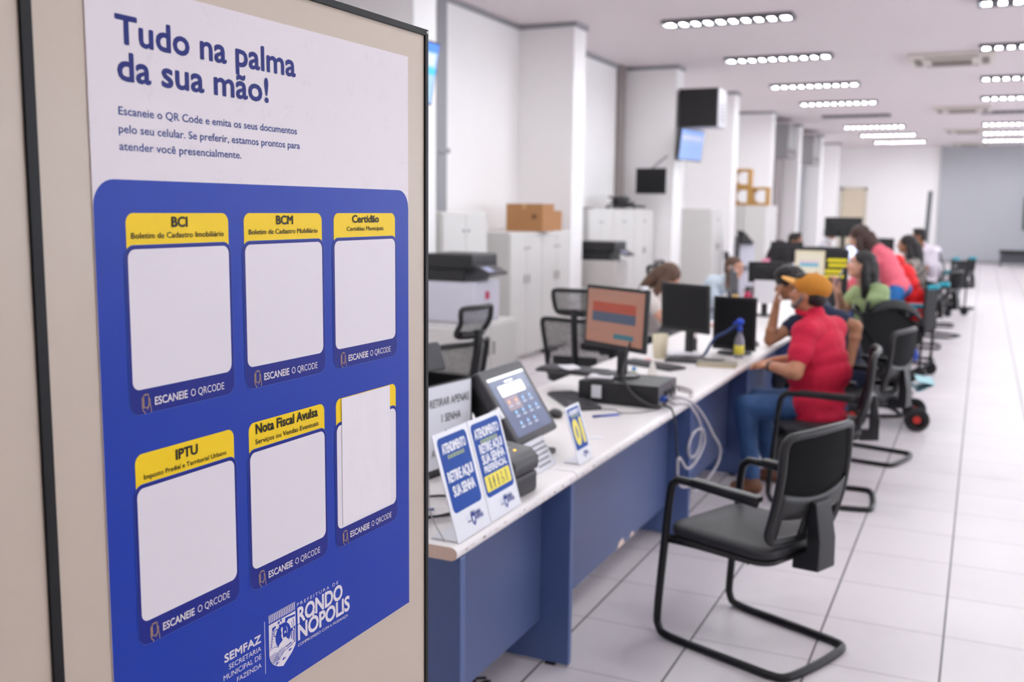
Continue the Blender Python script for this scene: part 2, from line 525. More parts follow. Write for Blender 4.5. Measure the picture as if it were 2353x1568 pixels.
for yy in (-1.1, .03):
    g = G(); g.box(-.17, .12, yy - .02, yy + .02, 0, .03); g.build('foot', M_blk, PT, bevel=.004)

def poster_paper():
    m = bpy.data.materials.new('poster_white_print'); m.use_nodes = True
    nt = m.node_tree; N = nt.nodes; L = nt.links; b = N['Principled BSDF']
    tc = N.new('ShaderNodeTexCoord')
    mp = N.new('ShaderNodeMapping'); mp.inputs['Rotation'].default_value = (0, PI / 2, 0)
    L.new(tc.outputs['Object'], mp.inputs['Vector'])
    v = N.new('ShaderNodeTexVoronoi'); v.inputs['Scale'].default_value = 18; v.distance = 'CHEBYCHEV'; v.inputs['Randomness'].default_value = .35
    L.new(tc.outputs['Object'], v.inputs['Vector'])
    n = N.new('ShaderNodeTexNoise'); n.inputs['Scale'].default_value = 160; L.new(tc.outputs['Object'], n.inputs['Vector'])
    r = N.new('ShaderNodeMapRange'); r.inputs['From Min'].default_value = .1; r.inputs['From Max'].default_value = .32; r.inputs['To Min'].default_value = 1.0; r.inputs['To Max'].default_value = 0.0
    L.new(v.outputs['Distance'], r.inputs['Value'])
    t = N.new('ShaderNodeMath'); t.operation = 'GREATER_THAN'; t.inputs[1].default_value = .53; L.new(n.outputs['Fac'], t.inputs[0])
    q = N.new('ShaderNodeMath'); q.operation = 'MULTIPLY'; L.new(t.outputs[0], q.inputs[0]); L.new(r.outputs[0], q.inputs[1])
    q2 = N.new('ShaderNodeMath'); q2.operation = 'MULTIPLY'; q2.inputs[1].default_value = .10; L.new(q.outputs[0], q2.inputs[0])
    mx = N.new('ShaderNodeMix'); mx.data_type = 'RGBA'; L.new(q2.outputs[0], mx.inputs[0])
    mx.inputs[6].default_value = lin((226, 216, 220)); mx.inputs[7].default_value = lin((170, 160, 168))
    L.new(mx.outputs[2], b.inputs['Base Color']); b.inputs['Roughness'].default_value = .38
    return m
P_white = mat('print_white', (232, 224, 230), .38, spec=.2, var=0)
P_navy = mat('print_navy_text', (28, 38, 118), .4, spec=.2, var=0)
P_navy2 = mat('print_body_text', (52, 72, 142), .4, spec=.2, var=0)
P_blue = mat('print_royal_blue', (8, 54, 166), .36, spec=.25, var=.05, scale=1.6)
P_dark = mat('print_dark_blue', (20, 34, 132), .33, spec=.2, var=0)
P_line = mat('print_outline_blue', (62, 98, 190), .35, spec=.2, var=0)
P_yel = mat('print_yellow', (252, 212, 24), .38, spec=.2, var=.01)
P_blk = mat('print_black', (24, 22, 26), .4, spec=.2, var=0)
P_gold = mat('print_gold_line', (226, 184, 116), .4, spec=.2, var=0)

PO = thing('poster', 'large blue and white poster with yellow-headed cards stuck on the cream partition', 'poster', (-1.0, 1.7, 0), math.radians(-.8))
u0, u1, zb, zt = -.768, -.0185, .908, 1.980
g = G(); g.box(-.0038, -.0022, u0, u1, zb, zt); g.build('sheet', poster_paper(), PO)
H1 = -.0020
g = G(); g.flat(rrect(u0 + .0004, u1 - .0004, zb + .0004, 1.731, .034, 8, (0, 0, 1, 1)), H1); g.build('blue_field', P_blue, PO)
g = G()
text(g, 'Tudo na palma', -.7219, -.357, 1.9032, .0345, H1, bold=.030)
text(g, 'da sua mão!', -.7206, -.4245, 1.857, .0345, H1, bold=.030)
g.build('headline', P_navy, PO)
g = G()
text(g, 'Escaneie o QR Code e emita os seus documentos', -.7212, -.3567, 1.8132, .0103, H1, bold=.013)
text(g, 'pelo seu celular. Se preferir, estamos prontos para', -.7220, -.3496, 1.7905, .0103, H1, bold=.013)
text(g, 'atender você presencialmente.', -.7221, -.4901, 1.7685, .0103, H1, bold=.013)
g.build('body_copy', P_navy2, PO)

def phone_icon(g, y, z, h, s=1.0):
    """hand holding a phone, gold outline, about .018 x .027 m"""
    wd = .00075
    ph = rrect(y + .0038 * s, y + .0128 * s, z + .0085 * s, z + .0265 * s, .002 * s, 4)
    g.stroke(ph, wd, h, closed=True)
    g.stroke([(y + .0068 * s, z + .0252 * s), (y + .0098 * s, z + .0252 * s)], wd, h)
    for k in range(4):
        zz = z + (.0105 + k * .0036) * s
        g.stroke([(y + .0042 * s, zz + .0016 * s), (y + .0014 * s, zz + .0016 * s), (y + .0006 * s, zz), (y + .0014 * s, zz - .0016 * s), (y + .0042 * s, zz - .0016 * s)], wd, h)
    g.stroke([(y + .0012 * s, z + .0085 * s), (y + .0022 * s, z + .005 * s), (y + .0052 * s, z + .0025 * s), (y + .0056 * s, z)], wd, h)
    g.stroke([(y + .0128 * s, z + .0195 * s), (y + .0148 * s, z + .0195 * s), (y + .0152 * s, z + .012 * s), (y + .0164 * s, z + .007 * s), (y + .0166 * s, z + .001 * s)], wd, h)
    g.stroke([(y + .0128 * s, z + .0135 * s), (y + .0116 * s, z + .008 * s), (y + .0092 * s, z + .0052 * s)], wd, h)

cards = [
    (-.716, 0, 'BCI', (-.6362, -.6060, 1.6695, .0132), 'Boletim de Cadastro Imobiliário', (-.709, -.5337, 1.6545, .0076)),
    (-.4878, 0, 'BCM', (-.4134, -.3715, 1.6708, .0130), 'Boletim de Cadastro Mobiliário', (-.4784, -.3075, 1.6558, .0076)),
    (-.2600, 0, 'Certidão', (-.2066, -.1222, 1.6718, .0122), 'Certidões Municipais', (-.2225, -.1073, 1.6572, .0073)),
    (-.716, 1, 'IPTU', (-.6429, -.5997, 1.3432, .0138), 'Imposto Predial e Territorial Urbano', (-.7026, -.5407, 1.3287, .0066)),
    (-.4878, 1, 'Nota Fiscal Avulsa', (-.4728, -.3140, 1.3460, .0150), 'Serviços ou Vendas Eventuais', (-.4746, -.3123, 1.3296, .0078)),
    (-.2600, 1, None, None, None, None)]
WD, RS = .1922, .3232
for (cu, row, t1, b1, t2, b2) in cards:
    dz = -RS * row
    cr = empty('service_card', parent=PO)
    g = G(); g.flat(rrect(cu - .001, cu + WD + .001, 1.630 + dz, 1.6880 + dz, .013, 8, (0, 0, 1, 1)), H1 + .0003); g.build('card_header', P_yel, cr)
    g = G(); g.flat(rrect(cu - .0062, cu + WD + .0062, 1.4178 + dz, 1.6462 + dz, .017, 8), H1 + .0005); g.build('card_outline', P_line, cr)
    g = G(); g.flat(rrect(cu - .0054, cu + WD + .0054, 1.4186 + dz, 1.6454 + dz, .0165, 8), H1 + .0007); g.build('card_body', P_dark, cr)
    g = G(); g.flat(rrect(cu, cu + WD, 1.4525 + dz, 1.6405 + dz, .012, 8), H1 + .0009); g.build('card_field', P_white, cr)
    if t1:
        g = G()
        text(g, t1, b1[0], b1[1], b1[2], b1[3], H1 + .0011, bold=.03)
        text(g, t2, b2[0], b2[1], b2[2], b2[3], H1 + .0011, bold=.006)
        g.build('card_title', P_blk, cr)
    g = G()
    text(g, 'ESCANEIE', cu + .0374, cu + .0995, 1.4280 + dz, .0107, H1 + .0011, bold=.024)
    text(g, 'O QRCODE', cu + .1060, cu + .1747, 1.4282 + dz, .0105, H1 + .0011, bold=-.008)
    g.build('card_caption', P_white, cr)
    g = G(); phone_icon(g, cu + .0140, 1.4185 + dz, H1 + .0011); g.build('phone_icon', P_gold, cr)

def crest(g, y, z, h, s, fg, bg):
    """city shield: palisade on top, oval portrait, plants, fields, fish. y,z = top left, s = width"""
    def q(a, b): return (y + a * s, z + b * s)
    g.mi = fg
    n = 16
    for i in range(n):     # palisade with forked tops
        a = i / n
        g.flat([q(a + .008, -.20), q(a + .040, -.20), q(a + .040, -.03), q(a + .008, -.03)], h)
        g.stroke([q(a + .024, -.06), q(a + .001, .0)], .012 * s, h); g.stroke([q(a + .024, -.06), q(a + .052, .0)], .012 * s, h)
    sh = [q(0, -.235), q(1, -.235), q(1, -1.02), q(.97, -1.10), q(.85, -1.22), q(.68, -1.33), q(.5, -1.44), q(.32, -1.38), q(.12, -1.25), q(.03, -1.12), q(0, -1.0)]
    g.flat(sh, h)
    g.mi = bg; e = h + .0002
    g.stroke([q(.47, -.235), q(.47, -.42)], .012 * s, e)
    g.stroke([q(0, -.86), q(.2, -.84), q(.34, -.9)], .012 * s, e); g.stroke([q(.78, -.62), q(1, -.60)], .014 * s, e)
    ov = [q(.52 + .29 * math.cos(t * PI / 14), -.665 + .30 * math.sin(t * PI / 14)) for t in range(28)]
    g.flat(ov, e)
    # small leaves and branch at the left
    for (a, b, r) in ((.16, -.38, .05), (.22, -.36, .035), (.36, -.30, .04), (.44, -.27, .035), (.40, -.38, .03)):
        g.flat([q(a + r * math.cos(t), b + r * .9 * math.sin(t)) for t in [k * PI / 4 for k in range(8)]], e)
    for k in range(7):
        g.stroke([q(.04 + .012 * k, -.82 + .06 * k), q(.10 + .012 * k, -.79 + .06 * k)], .02 * s, e)
        g.stroke([q(.10 + .012 * k, -.82 + .06 * k), q(.05 + .012 * k, -.78 + .06 * k)], .01 * s, e)
    g.stroke([q(.26 + .08 * math.cos(t), -.52 + .085 * math.sin(t)) for t in [k * PI / 6 for k in range(12)]], .022 * s, e, closed=True)
    # ox at the upper right
    g.flat([q(.60, -.27), q(.99, -.31), q(.97, -.36), q(.72, -.34), q(.63, -.42), q(.60, -.36)], e)
    g.stroke([q(.90, -.40), q(.93, -.50), q(.90, -.58)], .02 * s, e); g.stroke([q(.84, -.44), q(.86, -.56)], .016 * s, e)
    # small houses and trees right
    for a in (.83, .90, .96):
        g.stroke([q(a, -.70), q(a, -1.0 + (.96 - a))], .03 * s, e)
    g.flat([q(.78, -.66), q(.86, -.60), q(.90, -.68), q(.82, -.70)], e); g.flat([q(.90, -.63), q(.98, -.61), q(.98, -.70)], e)
    g.stroke([q(.62, -1.0), q(.82, -.97)], .03 * s, e); g.stroke([q(.66, -1.06), q(.84, -1.03)], .02 * s, e)
    # furrows
    for k in range(5):
        g.stroke([q(.02, -1.02 - .045 * k), q(.16, -1.0 - .045 * k), q(.30 + .02 * k, -1.02 - .05 * k)], .013 * s, e)
        g.stroke([q(.12 + .07 * k, -1.22 + .01 * k), q(.26 + .06 * k, -1.08), q(.40 + .05 * k, -.98)], .013 * s, e)
    g.stroke([q(.10, -1.25), q(.36, -1.2), q(.55, -1.08), q(.78, -1.04), q(.97, -.98)], .016 * s, e)
    for (a, b) in ((.27, -1.28), (.52, -1.26), (.76, -1.13)):
        g.flat([q(a - .06, b - .01), q(a - .01, b - .035), q(a + .05, b), q(a + .075, b - .03), q(a + .075, b + .03), q(a + .05, b + .005), q(a, b + .03)], e)
    # generic portrait head in the oval
    g.mi = fg; f = e + .0002
    g.flat([q(.33, -.90), q(.38, -.84), q(.48, -.79), q(.50, -.74), q(.62, -.74), q(.64, -.79), q(.72, -.84), q(.72, -.88), q(.64, -.94), q(.52, -.965), q(.40, -.94)], f)
    g.flat([q(.43, -.50), q(.46, -.60), q(.44, -.66), q(.47, -.74), q(.52, -.78), q(.50, -.68), q(.49, -.58), q(.50, -.48), q(.47, -.44)], f)
    g.flat([q(.56, -.60), q(.62, -.58), q(.60, -.64), q(.56, -.64)], f)
    g.stroke([q(.64, -.50), q(.68, -.58), q(.66, -.66)], .016 * s, f)
    g.mi = 0

g = G(); g.mi = 0; h = H1 + .0003
text(g, 'SEMFAZ', -.5565, -.4715, 1.0048, .0125, h, bold=.035)
for (t, a, zz, c) in (('SECRETARIA', -.5467, .9902, .0080), ('MUNICIPAL DE', -.5590, .9765, .0084), ('FAZENDA', -.5294, .9622, .0078)):
    text(g, t, a, -.4715, zz, c, h, bold=-.004)
g.flat([(-.4624, .9465), (-.4612, .9465), (-.4612, 1.035), (-.4624, 1.035)], h)
text(g, 'PREFEITURA DE', -.378, -.2606, 1.0300, .0058, h, spacing=1.45)
text(g, 'RONDO', -.3776, -.2475, .9998, .0262, h, bold=.036, spacing=.96)
text(g, 'NÓPOLIS', -.3774, -.2257, .9700, .0262, h, bold=.036, spacing=.96)
text(g, 'COMPROMISSO COM A MUDANÇA', -.3777, -.2319, .9585, .0049, h, bold=.006)
crest(g, -.4517, 1.0408, h, .0690, 0, 1)
g.build('footer_logo', [P_white, P_blue], PO)

g = G(); g.box(-.0008, -.0002, -.2455, -.0895, 1.1335, 1.364)
cs = g.build('cover_sheet', mat('thin_white_paper', (236, 229, 233), .55, var=.03, scale=25, bump=.06, bscale=45))
cs.location = (-1.0, 1.7, 0); cs.rotation_euler = (0, 0, math.radians(-.8))
tag(cs, 'blank white sheet of paper taped over the last card of the poster', 'sheet of paper')
# ------------------------------------------------------------------ service counter, one unit after another
M_top = mat('desk_top_laminate', (240, 234, 232), .35, var=.02, scale=6)
M_edge = mat('worn_top_edge', (214, 206, 202), .45, var=.10, scale=60)
M_core = mat('bare_chipboard', (232, 206, 188), .7, var=.06, scale=80)
M_bluep = mat('slate_blue_laminate', (76, 90, 132), .38, var=.04, scale=3)
M_bluef = mat('slate_blue_edge', (80, 100, 148), .35, var=.04, scale=4)
CHIP1, CHIP2 = 4.20, 4.38
DX0, DX1, DZ = -2.12, -1.292, .742
def scuff_mat():
    if 'scuffs' in MATS: return MATS['scuffs']
    m = bpy.data.materials.new('scuffs'); m.use_nodes = True; MATS['scuffs'] = m
    nt = m.node_tree; b = nt.nodes['Principled BSDF']; b.inputs['Base Color'].default_value = lin((128, 112, 104)); b.inputs['Roughness'].default_value = .7
    tc = nt.nodes.new('ShaderNodeTexCoord'); mp = nt.nodes.new('ShaderNodeMapping'); mp.inputs['Scale'].default_value = (1, 9, 60)
    n = nt.nodes.new('ShaderNodeTexNoise'); n.inputs['Scale'].default_value = 3; n.inputs['Detail'].default_value = 5
    r = nt.nodes.new('ShaderNodeMapRange'); r.inputs['From Min'].default_value = .56; r.inputs['From Max'].default_value = .66; r.inputs['To Max'].default_value = .65
    nt.links.new(tc.outputs['Object'], mp.inputs[0]); nt.links.new(mp.outputs[0], n.inputs['Vector']); nt.links.new(n.outputs['Fac'], r.inputs['Value']); nt.links.new(r.outputs[0], b.inputs['Alpha'])
    return m
def desk(y0, y1, label, near=False, yleg=None):
    t = thing('service_desk', label, 'desk', (DX1, y0, 0), group='units of the long service counter')
    L = y1 - y0; dx = DX0 - DX1
    # top with half-round front edge
    prof = []
    for k in range(9):
        a = PI / 2 - PI * k / 8
        prof.append((-.02 + .02 * math.cos(a) , DZ - .02 + .02 * math.sin(a)))
    prof = [(p[0], p[1]) for p in prof]
    g = G(); n = len(prof)
    ring = [(dx, DZ - .04), (dx, DZ)] + prof
    vs = [(p[0], .001, p[1]) for p in ring] + [(p[0], L - .001, p[1]) for p in ring]
    m = len(ring)
    fs = [(i, (i + 1) % m, m + (i + 1) % m, m + i) for i in range(m)]
    g.add(vs, fs)
    g.mi = 1; g.add([vs[i] for i in range(m)], [tuple(range(m))[::-1]]); g.add([vs[m + i] for i in range(m)], [tuple(range(m))])
    g.build('desktop', [M_top, M_core if near else M_edge], t)
    # scuffed strip along the rounded front edge
    g = G(); g.add([(.0006, .03, DZ - .024), (.0006, L - .03, DZ - .024), (.0003, L - .03, DZ - .012), (.0003, .03, DZ - .012)], [(0, 1, 2, 3)])
    g.build('scuffed_strip', scuff_mat(), t)
    for yy in ((.03, .062), (L - .045, L - .013)) if near else ((L - .045, L - .013),):
        g = G(); g.box(dx + .05, -.004, yy[0], yy[1], .012, DZ - .04); g.build('side_panel', M_bluef, t, bevel=.004)
        g = G(); g.box(dx + .12, dx + .16, yy[0] + .004, yy[1] - .004, 0, .012); g.box(-.10, -.06, yy[0] + .004, yy[1] - .004, 0, .012); g.build('foot_glide', M_blk, t)
    g = G(); g.box(-.145, -.12, .062 if near else .002, L - .045, .17, DZ - .04); g.build('modesty_panel', M_bluep, t, bevel=.002)
    if 3.3 < y0 < 3.4:
        for (cy, cw, ch) in ((CHIP1, .10, .032), (CHIP2, .06, .022)):
            g = G(); g.add([(-.1195, cy - y0, .17), (-.1195, cy - y0 + cw, .17), (-.1195, cy - y0 + cw * .8, .17 + ch), (-.1195, cy - y0 + cw * .25, .17 + ch * .8)], [(0, 1, 2, 3)]); g.build('chipped_edge', M_core, t)
    return t
desk(2.43, 3.365, 'nearest white-topped blue desk unit, bare end beside the partition, holding the ticket kiosk', near=True)
desk(3.367, 5.03, 'second white-topped blue desk unit, holding the black desktop computer and grey hanging cable')
desk(5.032, 6.40, 'third white-topped blue desk unit, in front of the man in the red polo shirt')
desk(6.402, 8.0, 'fourth white-topped blue desk unit, where the man with his hand on his face leans')
desk(8.002, 9.6, 'fifth white-topped blue desk unit, in front of the woman in the green blouse')
desk(9.602, 11.3, 'sixth white-topped blue desk unit, with the cream monitor and black screen')
desk(11.302, 13.0, 'seventh white-topped blue desk unit, beside the woman in pink')
desk(13.002, 14.8, 'eighth white-topped blue desk unit, beside the curly haired woman')
desk(14.802, 16.6, 'ninth white-topped blue desk unit, beside the man in the white shirt')
desk(16.602, 18.4, 'tenth and farthest white-topped blue desk unit seen, behind the other desks')
# chipped corner of the nearest modesty panel (bare chipboard)
# ------------------------------------------------------------------ table signs, leaning back
M_acr = mat('sign_board_white', (232, 232, 238), .3, var=0)
S_blue = mat('sign_blue', (4, 70, 160), .4, spec=.15, var=.1, scale=9)
S_navy = mat('sign_navy', (20, 54, 146), .4, spec=.15, var=0)
S_yel = mat('sign_yellow', (246, 226, 50), .35, var=0)
S_grn = mat('sign_green', (120, 196, 130), .35, var=0)
S_pale = mat('sign_pale_text', (190, 196, 222), .4, var=0)
S_blk = mat('sign_black', (36, 36, 40), .4, var=0)
S_ora = mat('sign_orange', (240, 170, 70), .35, var=0)
SM = [M_acr, S_blue, S_navy, S_yel, S_grn, S_pale, S_blk]
def sign(name, label, cat, loc, wd, ht, lean, rz=0.0):
    t = thing(name, label, cat, loc, rot=(0, -lean, rz))
    g = G(); g.add([(x, p[0], p[1]) for x in (-.003, 0) for p in rrect(0, wd, 0, ht, .004, 3)], [])
    n = len(rrect(0, wd, 0, ht, .004, 3))
    g.f += [[n - 1 - i for i in range(n)], [n + i for i in range(n)]] + [[i, (i + 1) % n, n + (i + 1) % n, n + i] for i in range(n)]
    g.m += [0] * (n + 2)
    g.build('board', M_acr, t)
    # thin foot plate bent backwards at the bottom so that it stands
    c, s_ = math.cos(lean), math.sin(lean)
    g2 = G(); L2 = ht * .30
    def loc_(wx, wz): return (wx * c + wz * s_, -wx * s_ + wz * c)
    a0 = loc_(0, 0); a1 = loc_(-L2, 0); b0 = loc_(0, .0025); b1 = loc_(-L2, .0025)
    g2.add([(a0[0], .01, a0[1]), (a1[0], .01, a1[1]), (b1[0], .01, b1[1]), (b0[0], .01, b0[1]), (a0[0], wd - .01, a0[1]), (a1[0], wd - .01, a1[1]), (b1[0], wd - .01, b1[1]), (b0[0], wd - .01, b0[1])],
           [(0, 1, 2, 3), (7, 6, 5, 4), (0, 4, 5, 1), (1, 5, 6, 2), (2, 6, 7, 3), (3, 7, 4, 0)])
    g2.build('foot_plate', M_acr, t)
    return t
def mini_logo(g, y, z, s, navy=2, pale=5):
    """small city logo: grey three-line department name, shield, two-line name"""
    g.mi = navy
    h = .0006
    g.flat([(y, z), (y + .3 * s, z), (y + .3 * s, z - .35 * s), (y + .15 * s, z - .47 * s), (y, z - .33 * s)], h)
    for k in range(5): g.stroke([(y + .03 * s + .06 * s * k, z), (y + .03 * s + .06 * s * k, z + .07 * s)], .028 * s, h)
    g.mi = 0
    g.flat([(y + .15 * s + .08 * s * math.cos(t * .7), z - .2 * s + .1 * s * math.sin(t * .7)) for t in range(9)], h + .0002)
    g.stroke([(y + .03 * s, z - .3 * s), (y + .15 * s, z - .34 * s), (y + .27 * s, z - .3 * s)], .02 * s, h + .0002)
    g.mi = navy
    text(g, 'PREFEITURA DE', y + .34 * s, y + .72 * s, z + .02 * s, .03 * s, h)
    text(g, 'RONDO', y + .34 * s, y + .78 * s, z - .13 * s, .125 * s, h, bold=.04, spacing=.95)
    text(g, 'NÓPOLIS', y + .34 * s, y + .90 * s, z - .28 * s, .125 * s, h, bold=.04, spacing=.95)
    g.mi = pale
    text(g, 'COMPROMISSO COM A MUDANÇA', y + .34 * s, y + .92 * s, z - .34 * s, .03 * s, h)
    text(g, 'SECRETARIA', y - .38 * s, y - .05 * s, z - .08 * s, .045 * s, h)
    text(g, 'MUNICIPAL DE', y - .40 * s, y - .05 * s, z - .16 * s, .045 * s, h)
    g.mi = navy
    text(g, 'FAZENDA', y - .30 * s, y - .05 * s, z - .25 * s, .05 * s, h, bold=.03)
    g.mi = 0
def ribbon(g, y0, y1, z, s):
    """green and yellow handwritten-looking second line"""
    h = .0007
    n = 11
    for i in range(n):
        g.mi = 4 if i % 2 else 3
        a = y0 + (y1 - y0) * (i + .5) / n; r = (y1 - y0) / n * .42
        g.stroke([(a + r * math.cos(t * .9), z + s * .5 * math.sin(t * .9)) for t in range(7)], r * .45, h, closed=True)
    g.mi = 0
LN = math.radians(16)
t1 = sign('ticket_sign', 'blue and white table sign reading RETIRE AQUI SUA SENHA, nearest to the partition', 'sign', (-1.304, 2.462, DZ + .002), .212, .318, LN)
g = G(); g.mi = 1; g.flat(rrect(.016, .196, .082, .304, .018), .0003)
g.mi = 0
text(g, 'ATENDIMENTO', .034, .180, .256, .027, .0006, bold=.035, spacing=.95)
ribbon(g, .058, .158, .243, .010)
text(g, 'RETIRE AQUI', .030, .184, .172, .029, .0006, bold=.04, spacing=.95)
text(g, 'SUA SENHA', .040, .176, .128, .029, .0006, bold=.04, spacing=.95)
mini_logo(g, .105, .060, .082)
g.build('printed_face', SM, t1)
t2 = sign('ticket_sign', 'blue and white table sign reading SUA SENHA PREFERENCIAL with a yellow pictogram strip', 'sign', (-1.306, 2.682, DZ + .002), .220, .318, LN)
g = G(); g.mi = 1; g.flat(rrect(.010, .208, .072, .304, .018), .0003)
g.mi = 0
text(g, 'ATENDIMENTO', .024, .192, .256, .028, .0006, bold=.035, spacing=.95)
ribbon(g, .052, .168, .243, .010)
text(g, 'RETIRE AQUI', .034, .192, .208, .027, .0006, bold=.04, spacing=.95)
text(g, 'SUA SENHA', .034, .192, .174, .027, .0006, bold=.04, spacing=.95)
text(g, 'PREFERÊNCIAL', .034, .192, .147, .020, .0006, bold=.04, spacing=.95)
g.mi = 3; g.flat(rrect(.022, .196, .088, .138, .006), .0005)
g.mi = 6
for i, a in enumerate((.050, .078, .106, .134, .166)):   # old person, pregnant, with child, wheelchair, ribbon figure
    b = .094; h = .0008
    g.flat([(a + .0035 * math.cos(t), b + .034 + .0035 * math.sin(t)) for t in [k * PI / 5 for k in range(10)]], h)
    if i < 3:
        g.stroke([(a, b + .030), (a - .001, b + .015)], .006 + .002 * (i == 1), h); g.stroke([(a - .001, b + .016), (a - .004, b)], .0028, h); g.stroke([(a, b + .016), (a + .004, b)], .0028, h)
        g.stroke([(a, b + .027), (a + .007, b + .018), (a + .008, b if i == 0 else b + .016)], .002, h)
    elif i == 3:
        g.stroke([(a, b + .030), (a, b + .016), (a + .009, b + .015), (a + .012, b + .004)], .003, h)
        g.stroke([(a + .008 * math.cos(t), b + .008 + .008 * math.sin(t)) for t in [k * PI / 7 + PI * .6 for k in range(12)]], .002, h)
    else:
        g.stroke([(a - .007, b), (a + .002, b + .014), (a + .004, b + .026), (a, b + .030), (a - .004, b + .026), (a - .002, b + .014), (a + .007, b)], .0026, h)
g.mi = 0
mini_logo(g, .110, .052, .080)
g.build('printed_face', SM, t2)
t3 = sign('desk_number_sign', 'small blue table sign with a large yellow number 01', 'sign', (-1.318, 3.454, DZ + .002), .146, .222, math.radians(17))
g = G(); g.mi = 1; g.flat(rrect(.012, .134, .052, .212, .008), .0003)
g.mi = 0
text(g, 'ATENDIMENTO', .022, .126, .186, .016, .0006, bold=.05)
ribbon(g, .040, .118, .179, .007)
g.mi = 3; text(g, '01', .026, .124, .074, .088, .0006, bold=.06, spacing=.97)
g.mi = 0; mini_logo(g, .072, .038, .050)
g.build('printed_face', SM, t3)
t4 = sign('notice_card', 'small white card with black printed lines leaning on the ticket kiosk', 'notice', (-1.405, 3.262, DZ + .002), .176, .120, math.radians(31))
g = G(); g.mi = 6
for i, tx in enumerate(('ATENDIMENTO', 'COM SENHA', 'AGUARDE NA', 'RECEPÇÃO', 'OBRIGADO')):
    pass
for i in range(5):   # blurred, unreadable print in the photograph: plain line strokes
    rs = random.Random(i); y = .014 + .006 * i
    while y < .16 - .004 * i:
        d = rs.uniform(.008, .022); z = .098 - i * .0195
        g.stroke([(y, z), (y + d, z)], .0055, .0006); y += d + .007
g.build('printed_face', SM, t4)

# ------------------------------------------------------------------ ticket kiosk: reclined touch screen on a foot
M_bp = mat('black_plastic', (30, 30, 32), .42, var=.05, scale=20)
M_dp = mat('dark_grey_plastic', (62, 61, 65), .45, var=.05, scale=20)
M_mp = mat('mid_grey_plastic', (104, 103, 108), .45)
M_scr = mat('kiosk_screen_lit', (98, 108, 136), .2, var=.04, scale=4, emit=.22)
kt = thing('ticket_kiosk', 'black touch screen kiosk with blue grey screen reclined on the nearest desk', 'touch screen', (-1.50, 3.30, DZ))
ln = math.radians(33.5); ct, st = math.cos(ln), math.sin(ln)
RM = Matrix.Translation((0, 0, .085)) @ Matrix.Rotation(-ln, 4, 'Y')
def kbuild(fn, name, m, **kw):
    g = G(); g.X = RM; fn(g); return g.build(name, m, kt, **kw)
KW, KH = .392, .318
kbuild(lambda g: g.box(-.045, 0, 0, KW, 0, KH), 'screen_housing', M_dp, bevel=.012)
kbuild(lambda g: g.box(-.115, -.045, .02, KW - .02, .02, KH - .03), 'rear_housing', M_bp, bevel=.015)
kbuild(lambda g: g.flat(rrect(.034, KW - .034, .030, KH - .040, .003), .0006), 'display', M_scr)
def kscreen(g):
    h = .0012
    g.mi = 0; g.flat(rrect(.036, KW - .036, KH - .052, KH - .042, .001), h)
    g.flat(rrect(.085, KW - .095, KH - .125, KH - .080, .001), h)
    g.flat([(.16, KH - .072), (.23, KH - .072), (.23, KH - .066), (.16, KH - .066)], h)
    g.mi = 3; g.flat(rrect(.085, .200, KH - .185, KH - .130, .004), h)
    k = 0
    for r in range(3):
        for c in range(4 if r < 2 else 3):
            y = .112 + c * .062 + (.012 if r == 1 else .0) - (.0 if r < 2 else -.004); z = KH - .158 - r * .045
            g.mi = 2 if (r == 0 and c < 2) else 1
            g.flat(rrect(y - .006, y + .006, z, z + .014, .002), h + .0003)
            g.mi = 4; g.flat([(y - .016, z - .012), (y + .016, z - .012), (y + .016, z - .006), (y - .016, z - .006)], h + .0003)
kbuild(kscreen, 'screen_content', [mat('ui_white', (250, 248, 240), .3, var=0, emit=.5), mat('ui_blue', (150, 196, 240), .3, var=0, emit=.4), mat('ui_orange', (236, 176, 130), .3, var=0, emit=.4), mat('ui_brown', (136, 118, 128), .3, var=0, emit=.3), mat('ui_grey', (176, 184, 204), .3, var=0, emit=.3)])
g = G(); g.box(-.26, .02, .07, .32, 0, .018); g.build('foot_plate', M_bp, kt, bevel=.006)
g = G(); g.box(-.20, -.10, .12, .27, .018, .15); g.build('stand', M_bp, kt, bevel=.012)
kbuild(lambda g: g.box(-.03, .006, -.012, .012, .12, .165), 'paper_tab', M_fix, bevel=.002)

# thermal ticket printer
tp = thing('ticket_printer', 'small dark grey thermal ticket printer beside the table signs', 'printer', (-1.405, 2.965, DZ), math.radians(-3))
g = G(); g.box(-.095, .07, -.05, .125, 0, .075); g.build('base', M_dp, tp, bevel=.012)
g = G(); g.X = Matrix.Translation((0, 0, 0))
g.add([(-.098, -.053, .078), (.073, -.053, .078), (.073, .128, .078), (-.098, .128, .078), (-.098, -.053, .165), (.045, -.053, .150), (.045, .128, .150), (-.098, .128, .165), (.074, -.053, .122), (.074, .128, .122)],
      [(0, 3, 2, 1), (4, 5, 6, 7), (5, 8, 9, 6), (8, 1, 2, 9), (0, 1, 8, 5, 4), (3, 7, 6, 9, 2), (0, 4, 7, 3)])
g.build('cover', M_dp, tp, bevel=.010)
g = G(); g.X = Matrix.Translation((-.098, 0, .1655)) @ Matrix.Rotation(math.radians(6), 4, 'Y'); g.box(.015, .055, -.03, .105, 0, .0015); g.build('paper_slot', M_bp, tp)
g = G(); g.X = Matrix.Translation((-.098, 0, .1655)) @ Matrix.Rotation(math.radians(6), 4, 'Y'); g.box(.085, .105, -.01, .05, 0, .002); g.build('feed_button', M_mp, tp)
g = G(); g.X = Matrix.Translation((-.098, 0, .1655)) @ Matrix.Rotation(math.radians(6), 4, 'Y'); g.cyl((.125, .035, -.002), (.125, .035, .001), .005); g.build('indicator_light', mat('amber_led', (255, 190, 60), .4, var=0, emit=1.5), tp)

